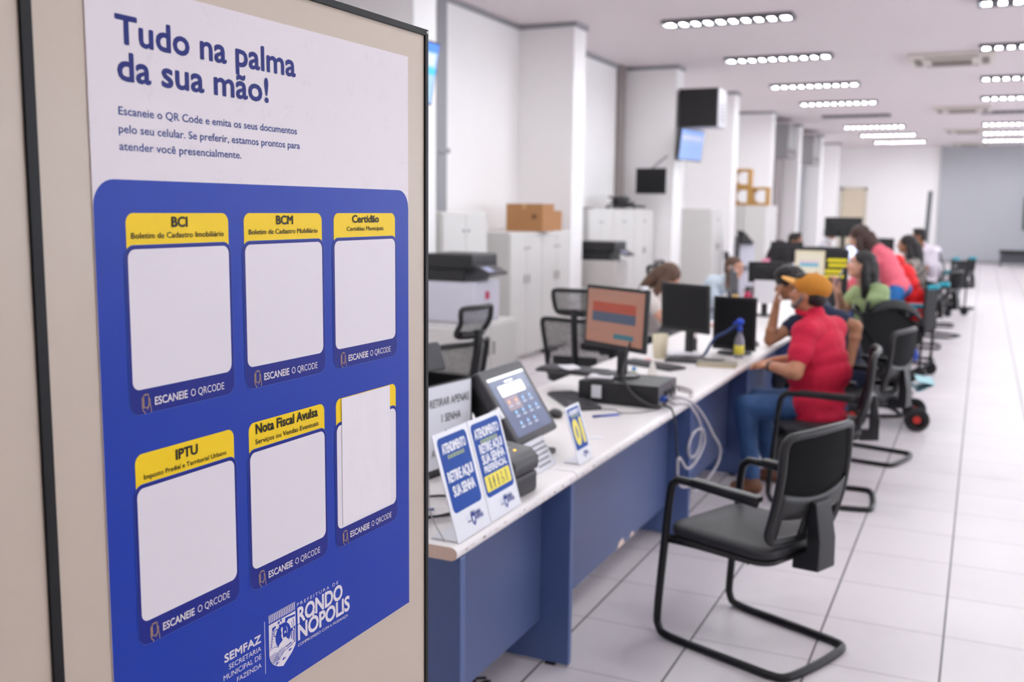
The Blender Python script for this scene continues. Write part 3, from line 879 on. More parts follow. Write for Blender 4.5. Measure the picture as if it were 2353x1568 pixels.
# black box with a taped paper notice, further back on the desk
bn = thing('black_crate', 'black open box with a white paper notice reading RETIRAR APENAS 1 SENHA', 'box', (-1.73, 2.98, DZ), math.radians(-8))
g = G()
for (a, b, c, d) in ((-.24, 0, 0, .006), (-.24, 0, .306, .312), (-.24, -.234, 0, .312), (-.006, 0, 0, .312)): g.box(a, b, c, d, 0, .335)
g.box(-.24, 0, 0, .312, 0, .01)
g.build('box_shell', M_bp, bn)
g = G(); g.mi = 0; g.box(.001, .002, .028, .30, .03, .330)
g.mi = 1
for tx, a, b, z in (('RETIRAR APENAS', .050, .285, .255), ('1 SENHA', .120, .235, .195), ('PARA', .140, .210, .135), ('ATENDIMENTO', .060, .270, .075)):
    text(g, tx, a, b, z, .028, .0026, bold=.01)
g.build('paper_notice', [M_acr, S_blk], bn)
pd = thing('card_terminal', 'dark grey display head standing behind the taped paper notice', 'terminal', (-1.93, 3.26, DZ), math.radians(-12))
g = G(); g.box(-.10, .06, -.06, .12, 0, .02); g.build('foot_plate', M_bp, pd, bevel=.004)
g = G(); g.cyl((-.03, .02, .02), (-.03, .02, .34), .022); g.build('pole', M_bp, pd, smooth=False)
g = G(); g.X = Matrix.Translation((0, 0, .32)) @ Matrix.Rotation(math.radians(-22), 4, 'Y'); g.box(-.03, .01, -.16, .20, 0, .12); g.build('display_head', M_dp, pd, bevel=.012)

# cables loose on the near desk, and the clear flex in front of the box
def cable(name, label, pts, r, m, n=8, cat='cable', closed=False):
    c0 = Vector(pts[0])
    g = G(); g.tube([Vector(p) - c0 for p in crv(pts, n)], r, 8)
    o = g.build(name, m, smooth=True, loc=c0)
    if label: tag(o, label, cat)
    return o
M_cblk = mat('black_cable', (28, 28, 32), .45, var=0)
M_cgry = mat('pale_grey_cable', (176, 171, 176), .4, var=0)
M_cblu = mat('blue_cable', (40, 78, 160), .4, var=0)
cable('power_adapter_cable', 'black cable coiled on the near desk behind the table signs', [(-1.62, 2.52, .75), (-1.50, 2.60, .752), (-1.45, 2.75, .75), (-1.55, 2.85, .752), (-1.66, 2.74, .75), (-1.60, 2.58, .755), (-1.46, 2.62, .760), (-1.42, 2.78, .75), (-1.48, 2.95, .75)], .0045, M_cblk)
cable('network_cable', 'short blue network cable on the near desk behind the table signs', [(-1.70, 2.48, .80), (-1.62, 2.56, .78), (-1.56, 2.62, .765), (-1.52, 2.70, .752)], .004, M_cblu)
cable('clear_flex', 'thin pale flex drooping by the left table sign', [(-1.55, 2.66, .93), (-1.46, 2.56, .90), (-1.40, 2.47, .82), (-1.345, 2.455, .748)], .0018, M_cgry)
o = thing('power_strip', 'black multi-socket power box among cables behind the table signs', 'power strip', (-1.64, 2.60, DZ), .3)
g = G(); g.box(-.12, .10, -.10, .10, 0, .14); g.build('casing', M_bp, o, bevel=.006)
g = G()
for k in range(6): g.box(.1, .102, -.08, .08, .02 + k * .02, .028 + k * .02)
g.build('vent_slots', M_dp, o)

# under the near desk: black pedestal leg and tangled leads
o = thing('cpu_stand', 'black stand under the nearest desk among tangled leads', 'stand', (-1.62, 2.93, 0), .2)
g = G(); g.box(-.03, .03, -.035, .035, .02, .30); g.build('column', M_bp, o, bevel=.004)
g = G(); g.box(-.14, .14, -.04, .04, 0, .02); g.build('foot', M_bp, o, bevel=.006)
rs = random.Random(3)
for k in range(4):
    P = [(-1.68 + .04 * k, 2.75, .30 - .02 * k)]
    for j in range(6): P.append((-1.60 + rs.uniform(-.14, .12), 2.85 + rs.uniform(-.18, .25), .006 + rs.uniform(0, .04) * (j % 2)))
    cable('tangled_lead', ['upper black lead hanging under the nearest desk, leftmost of the tangle', 'second black lead of the tangle on the floor under the nearest desk', 'third black lead of the tangle on the floor under the nearest desk', 'black lead of the tangle nearest to the blue side panel on the floor'][k], P, .005, M_cblk)['group'] = 'leads under the nearest desk'
# ------------------------------------------------------------------ computers on the desks
def monitor(name, label, loc, rz, w_, h_, zc, screen_mat, tilt=0.0, face=1, m=None, stand=True, base_z=0.0, rot90=False, group=None, content=None, smudge=True, thick=.045):
    """local: screen faces +x, width along y, base at origin; zc = height of screen centre over base"""
    m = m or M_bp
    t = thing(name, label, 'monitor', loc, rz, group)
    T = Matrix.Translation((0, 0, zc)) @ Matrix.Rotation(-tilt, 4, 'Y')
    g = G(); g.X = T; g.box(-thick * .5, .0, -w_ / 2, w_ / 2, -h_ / 2, h_ / 2); g.build('bezel', m, t, bevel=.006)
    g = G(); g.X = T; g.box(-thick * 1.3, -thick * .5, -w_ * .33, w_ * .33, -h_ * .33, h_ * .33); g.build('rear_cover', m, t, bevel=.012)
    b = .018
    g = G(); g.X = T; g.flat(rrect(-w_ / 2 + b, w_ / 2 - b, -h_ / 2 + b * 1.4, h_ / 2 - b, .001), .0008); g.build('screen', screen_mat, t)
    if content:
        g = G(); g.X = T; ms = content(g, w_, h_); g.build('screen_content', ms, t)
    if stand:
        g = G(); g.box(-.075, -.045, -.028, .028, .012, zc + .02); g.build('stand', m, t, bevel=.006)
        g = G(); g.lathe((-.03, 0, 0), [(.001, 0), (.115, 0), (.118, .006), (.105, .014), (.001, .016)], 28); g.build('base', m, t, smooth=True)
    return t
M_tan = mat('screen_tan_lit', (158, 112, 94), .35, var=.04, scale=3, emit=.16)
M_off = mat('screen_off', (20, 20, 22), .45, var=0, spec=.3)
def tan_page(g, w_, h_):
    a, b = -w_ / 2, -h_ / 2
    g.mi = 0; g.flat([(a + .06, b + h_ * .58), (a + w_ * .84, b + h_ * .58), (a + w_ * .84, b + h_ * .74), (a + .06, b + h_ * .74)], .0012)
    g.mi = 1; g.flat([(a + .06, b + h_ * .42), (a + w_ * .84, b + h_ * .42), (a + w_ * .84, b + h_ * .58), (a + .06, b + h_ * .58)], .0012)
    g.mi = 2; g.flat([(a + w_ * .5, b + h_ * .17), (a + w_ * .82, b + h_ * .17), (a + w_ * .82, b + h_ * .25), (a + w_ * .5, b + h_ * .25)], .0012)
    g.mi = 3
    for k in range(9): g.stroke([(a + .06 + k * .03, b + h_ * .87), (a + .078 + k * .03, b + h_ * .87)], .006, .0012)
    g.stroke([(a + .06, b + h_ * .28), (a + .12, b + h_ * .28)], .006, .0012)
    return [mat('ui_red', (160, 68, 46), .3, var=0, emit=.12), mat('ui_slate', (66, 78, 98), .3, var=0, emit=.12), mat('ui_teal', (40, 104, 118), .3, var=0, emit=.12), mat('ui_faint', (140, 104, 94), .3, var=0, emit=.2)]
# desktop computer lying flat, with monitor on it
pc = thing('desktop_computer', 'flat black desktop computer case with a white sticker under the tan-lit monitor', 'computer', (-1.785, 4.64, DZ), 0)
g = G(); g.box(0, .412, 0, .32, .004, .110); g.build('case', M_bp, pc, bevel=.004)
g = G(); g.box(.070, .122, -.0012, 0, .028, .092); g.build('white_sticker', M_acr, pc)
g = G(); g.box(.412, .4145, .01, .31, .012, .104); g.build('rear_plate', mat('galvanised_steel', (150, 150, 154), .35, .8), pc)
g = G(); g.box(.4145, .44, .03, .075, .03, .055); g.build('vga_plug', mat('blue_plug', (30, 74, 170), .4, var=0), pc, bevel=.003)
g = G()
for a in (.10, .16, .22): g.box(.4145, .43, a, a + .03, .05, .075)
g.build('port_plugs', M_dp, pc, bevel=.003)
mo = monitor('monitor', 'black monitor showing a tan page with red and grey bands, on the desktop computer', (-1.665, 4.82, DZ + .110), math.radians(-120), .47, .315, .300, M_tan, tilt=.05, content=tan_page)
g = G(); g.box(-.03, .004, .185, .215, .455, .475); g.build('white_tag', M_fix, mo, bevel=.003)
kbm = mat('keyboard_keys', (70, 68, 72), .5, var=.1, scale=120)
def keyboard(label, loc, rz, w_=.43, d_=.15, rx=0.0):
    t = thing('keyboard', label, 'keyboard', loc, rot=(rx, 0, rz))
    g = G(); g.box(-w_ / 2, w_ / 2, -d_ / 2, d_ / 2, 0, .016); g.build('tray', M_dp, t, bevel=.005)
    g = G()
    for r in range(5):
        x = -w_ / 2 + .012
        y = -d_ / 2 + .014 + r * .0245
        while x < w_ / 2 - .026:
            g.box(x, x + .0165, y, y + .019, .016, .022); x += .0195
    g.build('keys', kbm, t)
    return t
keyboard('dark grey keyboard lying between the touch screen kiosk and the desktop computer', (-1.80, 4.62, DZ), math.radians(-52), .42, .16)
keyboard('dark keyboard perched on the left of the desktop computer case', (-1.90, 4.88, DZ + .105), math.radians(-8), .40, .14, rx=.05)
o = thing('mouse', 'black computer mouse beside the dark grey keyboard', 'computer mouse', (-1.745, 4.25, DZ), .5)
g = G(); g.ell((0, 0, .014), (.033, .055, .022)); g.build('shell', M_bp, o, smooth=True)
g = G(); g.cyl((-.003, .03, .0285), (.003, .03, .0285), .006); g.build('wheel', M_mp, o)
o = thing('pen', 'blue ballpoint pen lying on the white desk', 'pen', (-1.525, 4.37, DZ + .006), math.radians(48))
g = G(); g.cyl((-.055, 0, 0), (.05, 0, 0), .0045, n=10); g.build('barrel', mat('pen_blue', (30, 84, 190), .3, var=0), o, smooth=True)
g = G(); g.cyl((.05, 0, 0), (.072, 0, 0), .004, .0012, n=10); g.build('tip', M_cgry, o, smooth=True)
g = G(); g.cyl((-.085, 0, 0), (-.050, 0, 0), .0055, n=10); g.build('cap', mat('pen_cap_blue', (16, 50, 140), .3, var=0), o, smooth=True)
def paper(name, label, loc, rz, w_, d_, n=1, m=None, cat='paper', wavy=0.004):
    g = G(); N = 8
    rs = random.Random(int(loc[0] * 1000 + loc[1] * 77))
    for k in range(n):
        z = .0012 + k * .003; a = rs.uniform(-.12, .12) if k else 0
        g.X = Matrix.Rotation(a, 4, 'Z')
        vs = []
        ph = rs.uniform(0, 6)
        for i in range(N + 1):
            for j in range(N + 1):
                x = -w_ / 2 + w_ * i / N; y = -d_ / 2 + d_ * j / N
                vs.append((x, y, z + wavy * (1 + math.sin(x * 22 + ph) * math.cos(y * 18 + ph)) * .5))
        fs = [(i * (N + 1) + j, (i + 1) * (N + 1) + j, (i + 1) * (N + 1) + j + 1, i * (N + 1) + j + 1) for i in range(N) for j in range(N)]
        g.add(vs, fs)
    o = g.build(name, m or mat('office_paper', (240, 237, 242), .6, var=0), smooth=True, loc=loc, rot=(0, 0, rz))
    o.modifiers.new('solid', 'SOLIDIFY').thickness = .0008
    tag(o, label, cat); return o
paper('paper_sheet', 'small white slip of paper on the desk beside the number sign', (-1.43, 3.92, DZ), .3, .07, .055, wavy=.001)
paper('paper_sheet', 'white sheet lying between the keyboard and the desktop computer', (-1.86, 4.83, DZ), .4, .15, .2)
paper('receipt', 'crumpled white receipt on the keyboard beside the desktop computer', (-1.90, 4.80, DZ + .128), .8, .06, .16, wavy=.03)
paper('notepad', 'white notepad lying on the desktop computer beside the monitor foot', (-1.70, 4.74, DZ + .112), .2, .12, .13, n=4)
o = thing('glue_stick', 'small clear bottle with a blue cap behind the tan-lit monitor', 'glue', (-1.70, 5.27, DZ), 0)
g = G(); g.cyl((0, 0, 0), (0, 0, .075), .012); g.build('tube', mat('pale_yellow_plastic', (224, 224, 170), .3, var=0), o, smooth=True)
g = G(); g.cyl((0, 0, .075), (0, 0, .095), .011); g.build('cap', mat('cap_blue', (70, 150, 215), .3, var=0), o, smooth=True)

# hanging cables of the desktop computer
cable('hanging_cable', 'pale grey cable looping off the desk edge in front of the second desk unit', [(-1.34, 4.70, .79), (-1.30, 4.68, .77), (-1.262, 4.80, .745), (-1.248, 4.98, .62), (-1.245, 4.97, .50), (-1.25, 4.85, .47), (-1.252, 4.78, .53), (-1.250, 4.86, .59), (-1.246, 5.02, .585), (-1.246, 5.08, .50), (-1.248, 4.95, .44), (-1.252, 4.78, .43), (-1.255, 4.62, .52), (-1.252, 4.60, .44), (-1.25, 4.66, .37), (-1.248, 4.82, .33)], .007, M_cgry, 8)
cable('hanging_cable', 'outer pale grey cable swinging furthest right from the desk edge to the floor panel', [(-1.34, 4.76, .79), (-1.29, 4.84, .765), (-1.262, 4.93, .72), (-1.25, 5.10, .62), (-1.248, 5.28, .50), (-1.248, 5.44, .40), (-1.25, 5.44, .32), (-1.252, 5.28, .28), (-1.252, 5.02, .27), (-1.252, 4.86, .29)], .007, M_cgry, 8)
cable('power_cable', 'thick pale grey cable looped on the desktop beside the computer case', [(-1.345, 4.90, .80), (-1.31, 5.00, .775), (-1.36, 5.18, .752), (-1.48, 5.26, .752), (-1.56, 5.18, .752), (-1.60, 5.04, .80)], .008, mat('taupe_cable', (168, 160, 160), .4, var=0), 8)
cable('monitor_cable', 'black cable drooping from the tan-lit monitor over the computer case', [(-1.56, 4.77, 1.06), (-1.555, 4.70, .98), (-1.55, 4.63, .90), (-1.50, 4.615, .82), (-1.42, 4.615, .77), (-1.36, 4.65, .752)], .006, mat('charcoal_cable', (58, 56, 58), .4, var=0), 8)
cable('black_cable', 'black cable bundle at the ports of the desktop computer, dropping off the edge', [(-1.35, 4.80, .84), (-1.335, 4.74, .80), (-1.345, 4.66, .765), (-1.29, 4.60, .755), (-1.262, 4.57, .68), (-1.26, 4.60, .56), (-1.262, 4.66, .46)], .005, M_cblk, 8)
cable('thin_cable', 'thin grey wire wandering over the desk in front of the computer case', [(-1.36, 4.62, .748), (-1.42, 4.50, .746), (-1.50, 4.46, .746), (-1.56, 4.52, .746), (-1.66, 4.44, .746), (-1.74, 4.34, .746)], .0022, mat('charcoal_cable', (58, 56, 58), .4, var=0), 8)

# second work place
m2 = monitor('monitor', 'large black monitor with a dark screen in front of the long haired clerk', (-1.735, 6.40, DZ), math.radians(242), .42, .315, .325, M_off, tilt=-.04)
m3 = monitor('monitor', 'black monitor with a dark screen and a yellow note on top, beside the gel bottle', (-1.475, 6.72, DZ), math.radians(264), .30, .36, .205, M_off, thick=.03)
g = G(); g.box(-.01, .004, -.02, .02, .385, .40); g.build('yellow_note', mat('note_yellow', (240, 200, 120), .5, var=0), m3)
keyboard('black keyboard lying under the large black monitor with a dark screen', (-1.60, 6.22, DZ), .1, .38, .13)
keyboard('grey keyboard on the desk between the tan-lit monitor and the black monitor', (-1.80, 5.93, DZ), math.radians(-25), .42, .15)
o = thing('cup', 'cream plastic cup on the desk behind the tan-lit monitor', 'cup', (-1.86, 6.30, DZ))
g = G(); g.lathe((0, 0, 0), [(.001, 0), (.042, 0), (.052, .155), (.049, .155), (.040, .01), (.001, .01)], 24); g.build('cup_body', mat('cream_plastic', (226, 216, 186), .4), o, smooth=True)
o = thing('pen_holder', 'mesh pen holder with pens and scissors behind the black monitor', 'pen holder', (-1.74, 6.62, DZ))
g = G(); g.lathe((0, 0, 0), [(.001, 0), (.04, 0), (.042, .1), (.038, .1), (.037, .005), (.001, .005)], 20); g.build('holder', M_dp, o, smooth=True)
for k in range(5):
    g = G(); a = k * 1.25; g.cyl((.02 * math.cos(a), .02 * math.sin(a), .006), (.034 * math.cos(a), .034 * math.sin(a), .145 + .01 * k), .004, n=8); g.build('pen', mat(['pen_red', 'pen_blk', 'pen_white', 'pen_grey', 'pen_maroon'][k], [(150, 40, 50), (30, 30, 34), (220, 220, 225), (130, 130, 136), (96, 30, 44)][k], .4, var=0), o)
o = thing('tape_dispenser', 'small white upright plastic stand on the desk behind the computer case', 'stand', (-1.70, 5.62, DZ), .4)
g = G(); g.add([(-.03, -.02, 0), (.03, -.02, 0), (.03, .02, 0), (-.03, .02, 0), (-.006, -.012, .085), (.006, -.012, .085), (.006, .012, .085), (-.006, .012, .085)], [(0, 3, 2, 1), (4, 5, 6, 7), (0, 1, 5, 4), (1, 2, 6, 5), (2, 3, 7, 6), (3, 0, 4, 7)]); g.build('stand_body', mat('ivory_plastic', (226, 222, 214), .4), o, bevel=.003)
paper('paper_stack', 'heap of loose white papers on the desk under the black monitor', (-1.76, 6.42, DZ), .5, .24, .17, n=7, wavy=.012)
paper('paper_stack', 'white papers with an orange tag behind the tan-lit monitor', (-1.95, 6.05, DZ), .2, .2, .15, n=5)
o = paper('note', 'small orange-red note on the white papers behind the tan-lit monitor', (-1.87, 6.08, DZ + .018), .2, .035, .03, m=mat('orange_red', (232, 84, 50), .5, var=0), wavy=.001)
o = thing('notebook', 'closed beige notebook on the desk in front of the black monitor', 'notebook', (-1.45, 6.16, DZ), math.radians(8))
g = G(); g.box(-.12, .12, -.085, .085, 0, .003); g.box(-.12, .12, -.085, .085, .019, .022); g.box(-.12, -.117, -.085, .085, 0, .022); g.build('cover', mat('notebook_grey', (150, 142, 128), .6), o)
g = G(); g.box(-.117, .117, -.082, .082, .003, .019); g.build('pages', mat('page_edges', (214, 200, 166), .7), o)
# gel bottle with blue pump and yellow label
o = thing('gel_bottle', 'clear gel bottle with a blue pump and a yellow label beside the black monitor', 'bottle', (-1.40, 6.55, DZ))
g = G(); g.lathe((0, 0, 0), [(.001, 0), (.030, 0), (.032, .01), (.032, .12), (.014, .16), (.012, .175), (.001, .176)], 22); g.build('bottle_body', mat('clear_plastic', (214, 212, 232), .12, var=0, trans=.7), o, smooth=True)
g = G(); g.lathe((0, 0, 0), [(.0332, .025), (.0332, .085)], 22); g.build('label_band', mat('label_yellow', (222, 208, 70), .4, var=0), o, smooth=True)
g = G(); g.cyl((0, 0, .175), (0, 0, .205), .016); g.cyl((0, 0, .20), (0, 0, .225), .007); g.ell((0, 0, .238), (.026, .026, .022)); g.cyl((0, 0, .235), (-.045, 0, .228), .006); g.build('pump', mat('pump_blue', (20, 70, 200), .35, var=0), o, smooth=True)
cable('blue_cable', 'dark blue cable arching in front of the black monitor with the yellow note', [(-1.44, 6.62, .95), (-1.50, 6.57, .90), (-1.56, 6.53, .86), (-1.60, 6.50, .78), (-1.62, 6.50, .75)], .010, mat('navy_cable', (28, 60, 116), .4, var=0))
cable('coiled_cable', 'black cable bunched on the desk behind the gel bottle', [(-1.46, 7.05, .85), (-1.42, 7.10, .80), (-1.40, 7.16, .753), (-1.50, 7.12, .753), (-1.48, 7.0, .753), (-1.40, 7.05, .753)], .007, M_cblk)

# third work place: woman in white with a phone
monitor('monitor', 'black monitor seen from behind above the hanging white sheet', (-1.78, 9.36, DZ), math.radians(96), .32, .19, .40, M_off)
g = G(); g.box(-.105, .105, -.001, .001, 0, .21); o = g.build('hanging_sheet', mat('office_paper', (240, 237, 242), .6, var=0), loc=(-1.755, 9.24, .865)); tag(o, 'white printed sheet hanging from the black monitor beside the dark haired man', 'sheet of paper')
monitor('monitor', 'thin grey and black monitor edge-on in front of the woman in the pale blouse', (-2.03, 9.0, DZ), math.radians(195), .36, .24, .34, M_off, m=M_mp)
o = thing('pink_bottle', 'small pink bottle standing beside the edge-on monitor', 'bottle', (-1.93, 9.3, DZ))
g = G(); g.lathe((0, 0, 0), [(.001, 0), (.035, 0), (.037, .18), (.02, .22), (.001, .222)], 18); g.build('bottle_body', mat('pink_plastic', (206, 30, 90), .4, var=0), o, smooth=True)
g = G(); g.cyl((0, 0, .222), (0, 0, .25), .018); g.build('cap', M_bp, o)
# fourth: cream monitor and the black board with yellow writing
def cream_page(g, w_, h_):
    a, b = -w_ / 2, -h_ / 2
    g.mi = 0; g.flat([(a + .05, b + h_ * .45), (a + w_ * .8, b + h_ * .45), (a + w_ * .8, b + h_ * .56), (a + .05, b + h_ * .56)], .0012)
    g.mi = 1; g.flat([(a + .05, b + h_ * .56), (a + w_ * .8, b + h_ * .56), (a + w_ * .8, b + h_ * .68), (a + .05, b + h_ * .68)], .0012)
    return [mat('ui_cyan', (90, 165, 190), .3, var=0, emit=.15), mat('ui_pink', (206, 186, 190), .3, var=0, emit=.15)]
monitor('monitor', 'cream monitor with a pale screen and a blue band behind the capped man', (-1.57, 10.5, DZ), math.radians(-88), .29, .29, .42, mat('screen_pale_lit', (214, 208, 186), .3, var=0, emit=.12), m=mat('beige_casing', (226, 212, 180), .45), content=cream_page)
o = thing('notice_board', 'black board with blurred yellow writing standing beside the cream monitor', 'sign', (-1.325, 10.55, DZ), math.radians(-86))
g = G(); g.box(-.02, 0, -.125, .125, 0, .58); g.build('board', M_bp, o, bevel=.003)
g = G(); g.mi = 0
for i, (a, b, z) in enumerate(((-.07, .10, .47), (-.06, .085, .42), (-.09, .07, .36), (-.09, .075, .31))):
    rs = random.Random(i + 40); y = a
    while y < b:
        d = rs.uniform(.012, .03); g.stroke([(y, z), (y + d, z + .004)], .030, .0012); y += d + .008
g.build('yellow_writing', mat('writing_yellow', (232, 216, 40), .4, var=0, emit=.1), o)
# farther work places
for (x, y, rz, w_, h_, zc, lit, lab) in (
        (-2.25, 13.1, 100, .40, .26, .44, 0, 'black monitor behind the woman with dark red hair'),
        (-1.95, 14.0, -80, .50, .26, .36, 1, 'lit white monitor beside the short haired clerk'),
        (-1.55, 14.6, -85, .50, .24, .33, 1, 'second lit white monitor, left of the woman in pink'),
        (-1.62, 17.4, 95, .42, .28, .40, 0, 'black monitor seen from behind, farthest left at the far desks'),
        (-1.95, 16.2, 100, .55, .30, .72, 0, 'black monitor raised on a stand beside the farthest clerk'),
        (-1.42, 13.9, -80, .42, .34, .36, 1, 'bright bluish monitor right of the woman in pink'),
        (-1.40, 16.0, 95, .42, .30, .42, 0, 'black monitor above the curly haired woman'),
        (-1.75, 12.4, 95, .48, .28, .40, 0, 'black monitor low behind the woman in pink')):
    monitor('monitor', lab, (x, y, DZ), math.radians(rz), w_, h_, zc, mat('screen_white_lit', (205, 212, 240), .3, var=0, emit=.8) if lit else M_off)
# ------------------------------------------------------------------ chairs
M_steel = mat('black_tube_steel', (22, 22, 24), .35, .3, var=0)
M_seat = mat('charcoal_vinyl', (38, 37, 41), .55, var=.05, scale=30, bump=.05)
M_shell = mat('black_shell_plastic', (26, 26, 28), .42, var=.04, scale=20)
def mesh_material(name, rgb, op, sc=260):
    m = bpy.data.materials.new(name); m.use_nodes = True
    nt = m.node_tree; N = nt.nodes; L = nt.links; b = N['Principled BSDF']
    b.inputs['Base Color'].default_value = lin(rgb); b.inputs['Roughness'].default_value = .8; b.inputs['Specular IOR Level'].default_value = .15
    tc = N.new('ShaderNodeTexCoord'); n = N.new('ShaderNodeTexVoronoi'); n.inputs['Scale'].default_value = sc; n.feature = 'DISTANCE_TO_EDGE'
    L.new(tc.outputs['Object'], n.inputs['Vector'])
    r = N.new('ShaderNodeMath'); r.operation = 'LESS_THAN'; r.inputs[1].default_value = op; L.new(n.outputs['Distance'], r.inputs[0])
    L.new(r.outputs[0], b.inputs['Alpha'])
    return m
M_net = mesh_material('black_chair_mesh', (14, 14, 15), .55)
M_netl = mesh_material('open_chair_mesh', (30, 30, 33), .13)

def cushion(g, cx, cy, cz, w_, d_, h_, n=4, round_=.07, crown=.012):
    """upholstered pad with rounded plan and crowned top"""
    pl = rrect(-w_ / 2, w_ / 2, -d_ / 2, d_ / 2, round_, 7)
    rings = [(0.90, 0), (1.0, .25), (1.0, .65), (.965, .9), (.85, 1.0), (.45, 1.0 + crown / h_)]
    vs = []; m = len(pl)
    for s_, hh in rings:
        for (a, b) in pl: vs.append((cx + a * s_, cy + b * s_, cz + hh * h_))
    fs = []
    for k in range(len(rings) - 1):
        for i in range(m):
            j = (i + 1) % m; fs.append((k * m + i, k * m + j, (k + 1) * m + j, (k + 1) * m + i))
    fs.append(tuple(range(m))[::-1]); fs.append(tuple((len(rings) - 1) * m + i for i in range(m)))
    g.add(vs, fs)

def panel_curve(x, z, zb, zt, W, lean, y_at, wing=.03, taper=.06):
    """point on the curved back: x in -1..1, z in 0..1"""
    zz = zb + (zt - zb) * z
    ww = W / 2 * (1 - taper * abs(z - .35))
    y = y_at - lean * z * (zt - zb) - .03 * math.sin(PI * min(1, z * 1.1)) * .5 + wing * x * x
    return (x * ww, y, zz)

def visitor_chair(label, loc, rz, group='cantilever visitor chairs'):
    t = thing('visitor_chair', label, 'chair', loc, rz, group)
    hw = .235
    # one continuous bent tube on each side + rear floor rail (one sled)
    def side(s):
        return [(s * hw, -.17, .645), (s * hw, .15, .660), (s * hw, .205, .648), (s * hw, .228, .60), (s * (hw + .004), .245, .40), (s * (hw + .006), .268, .12), (s * (hw + .006), .262, .045), (s * (hw + .004), .215, .016), (s * (hw - .002), 0, .014), (s * (hw - .01), -.24, .014)]
    L_ = side(-1); R_ = side(1)
    path = crv(L_, 6) + crv([(-(hw - .012), -.245, .014), (-(hw - .045), -.300, .014), (0, -.315, .014), (hw - .045, -.300, .014), (hw - .012, -.245, .014)], 6) + crv(R_[::-1], 6)
    g = G(); g.tube(path, .016, 12); g.build('sled_frame', M_steel, t, smooth=True)
    g = G(); g.cyl((-hw, .235, .405), (hw, .235, .405), .011); g.cyl((-hw + .03, -.12, .405), (hw - .03, -.12, .405), .010)
    for s in (-1, 1): g.tube([(s * (hw), .236, .405), (s * (hw - .03), .12, .402), (s * (hw - .035), -.12, .405)], .010, 8)
    g.build('seat_support', M_steel, t, smooth=True)
    for s in (-1, 1):
        g = G(); g.add([], []); pl = rrect(s * hw - .023, s * hw + .023, -.185, .125, .012, 4)
        vs = [(a, b, .652 + max(0, b) * .06) for a, b in pl] + [(a, b, .680 + max(0, b) * .06 - (.006 if (b > .1 or b < -.16) else 0)) for a, b in pl]; m = len(pl)
        g.add(vs, [tuple(range(m))[::-1], tuple(range(m, 2 * m))] + [(i, (i + 1) % m, m + (i + 1) % m, m + i) for i in range(m)])
        g.build('armrest_pad', M_shell, t, bevel=.006)
    g = G(); cushion(g, 0, .01, .425, .475, .47, .052); g.build('seat', M_seat, t, smooth=True)
    g = G(); pl = rrect(-.225, .225, -.215, .235, .07, 6)
    vs = [(a, b, .408) for a, b in pl] + [(a * 1.03, b * 1.03, .428) for a, b in pl]; m = len(pl)
    g.add(vs, [tuple(range(m))[::-1], tuple(range(m, 2 * m))] + [(i, (i + 1) % m, m + (i + 1) % m, m + i) for i in range(m)])
    g.box(-.13, .13, -.14, -.04, .385, .410)
    g.build('seat_pan', M_shell, t, smooth=False)
    # back: rim, net, lumbar shell, spine bracket
    zb, zt, W, yA, ln_ = .50, .905, .455, -.235, .16
    N = 14
    rim = []
    def pc_(x, z): return panel_curve(x, z, zb, zt, W, ln_, yA)
    loop = [(-1, z) for z in (0.10, .3, .5, .7, .9)] + [(-.94, .975), (-.8, 1), (-.4, 1.01), (0, 1.015), (.4, 1.01), (.8, 1), (.94, .975)] + [(1, z) for z in (.9, .7, .5, .3, .10)] + [(.93, .03), (.78, 0), (0, -.01), (-.78, 0), (-.93, .03)]
    g = G(); g.tube(crv([pc_(*q) for q in loop], 3, closed=True), .0165, 10, closed=True); g.build('back_rim', M_shell, t, smooth=True)
    g = G(); vs = []
    for i in range(N + 1):
        for j in range(N + 1): vs.append(pc_(-.97 + 1.94 * i / N, .30 + .69 * j / N))
    g.add(vs, [(i * (N + 1) + j, (i + 1) * (N + 1) + j, (i + 1) * (N + 1) + j + 1, i * (N + 1) + j + 1) for i in range(N) for j in range(N)])
    g.build('back_mesh', M_net, t, smooth=True)
    g = G(); vs = []
    for i in range(N + 1):
        x = -.985 + 1.97 * i / N
        for j in range(7):
            p = pc_(x, .40 * j / 6 + .10 * x * x * (j / 6)); vs.append((p[0], p[1] - .004, p[2]))
    # opening on either side of the spine
    fs = []
    for i in range(N):
        for j in range(6):
            xm = abs(-.985 + 1.97 * (i + .5) / N)
            if .28 < xm < .78 and j < 3: continue
            fs.append((i * 7 + j, (i + 1) * 7 + j, (i + 1) * 7 + j + 1, i * 7 + j + 1))
    g.add(vs, fs); o = g.build('lumbar_shell', M_shell, t, smooth=True)
    sm = o.modifiers.new('solid', 'SOLIDIFY'); sm.thickness = .012; sm.offset = 0
    g = G()
    a = [(-.055, -.245, .63), (.055, -.245, .63), (.055, -.300, .62), (-.055, -.300, .62)]
    prof = [(-.262, .66, .050), (-.300, .64, .052), (-.325, .50, .056), (-.325, .385, .060), (-.215, .375, .060), (-.215, .425, .058), (-.268, .430, .056), (-.268, .55, .052)]
    vs = [(-w_, y, z) for (y, z, w_) in prof] + [(w_, y, z) for (y, z, w_) in prof]; m = len(prof)
    g.add(vs, [tuple(range(m)), tuple(range(m, 2 * m))[::-1]] + [((i + 1) % m, i, m + i, m + (i + 1) % m) for i in range(m)])
    g.build('spine_bracket', M_shell, t, bevel=.006)
    return t
vc = visitor_chair('black cantilever visitor chair with armrests, empty, in the foreground', (-.745, 3.875, 0), math.radians(67))
copy_tree(vc, loc=(-.80, 6.10, 0), rz=math.radians(96), label='black cantilever visitor chair on which the man in the red polo sits')
copy_tree(vc, loc=(-.70, 7.33, 0), rz=math.radians(76), label='black cantilever visitor chair of the man in dark blue, behind the red polo')
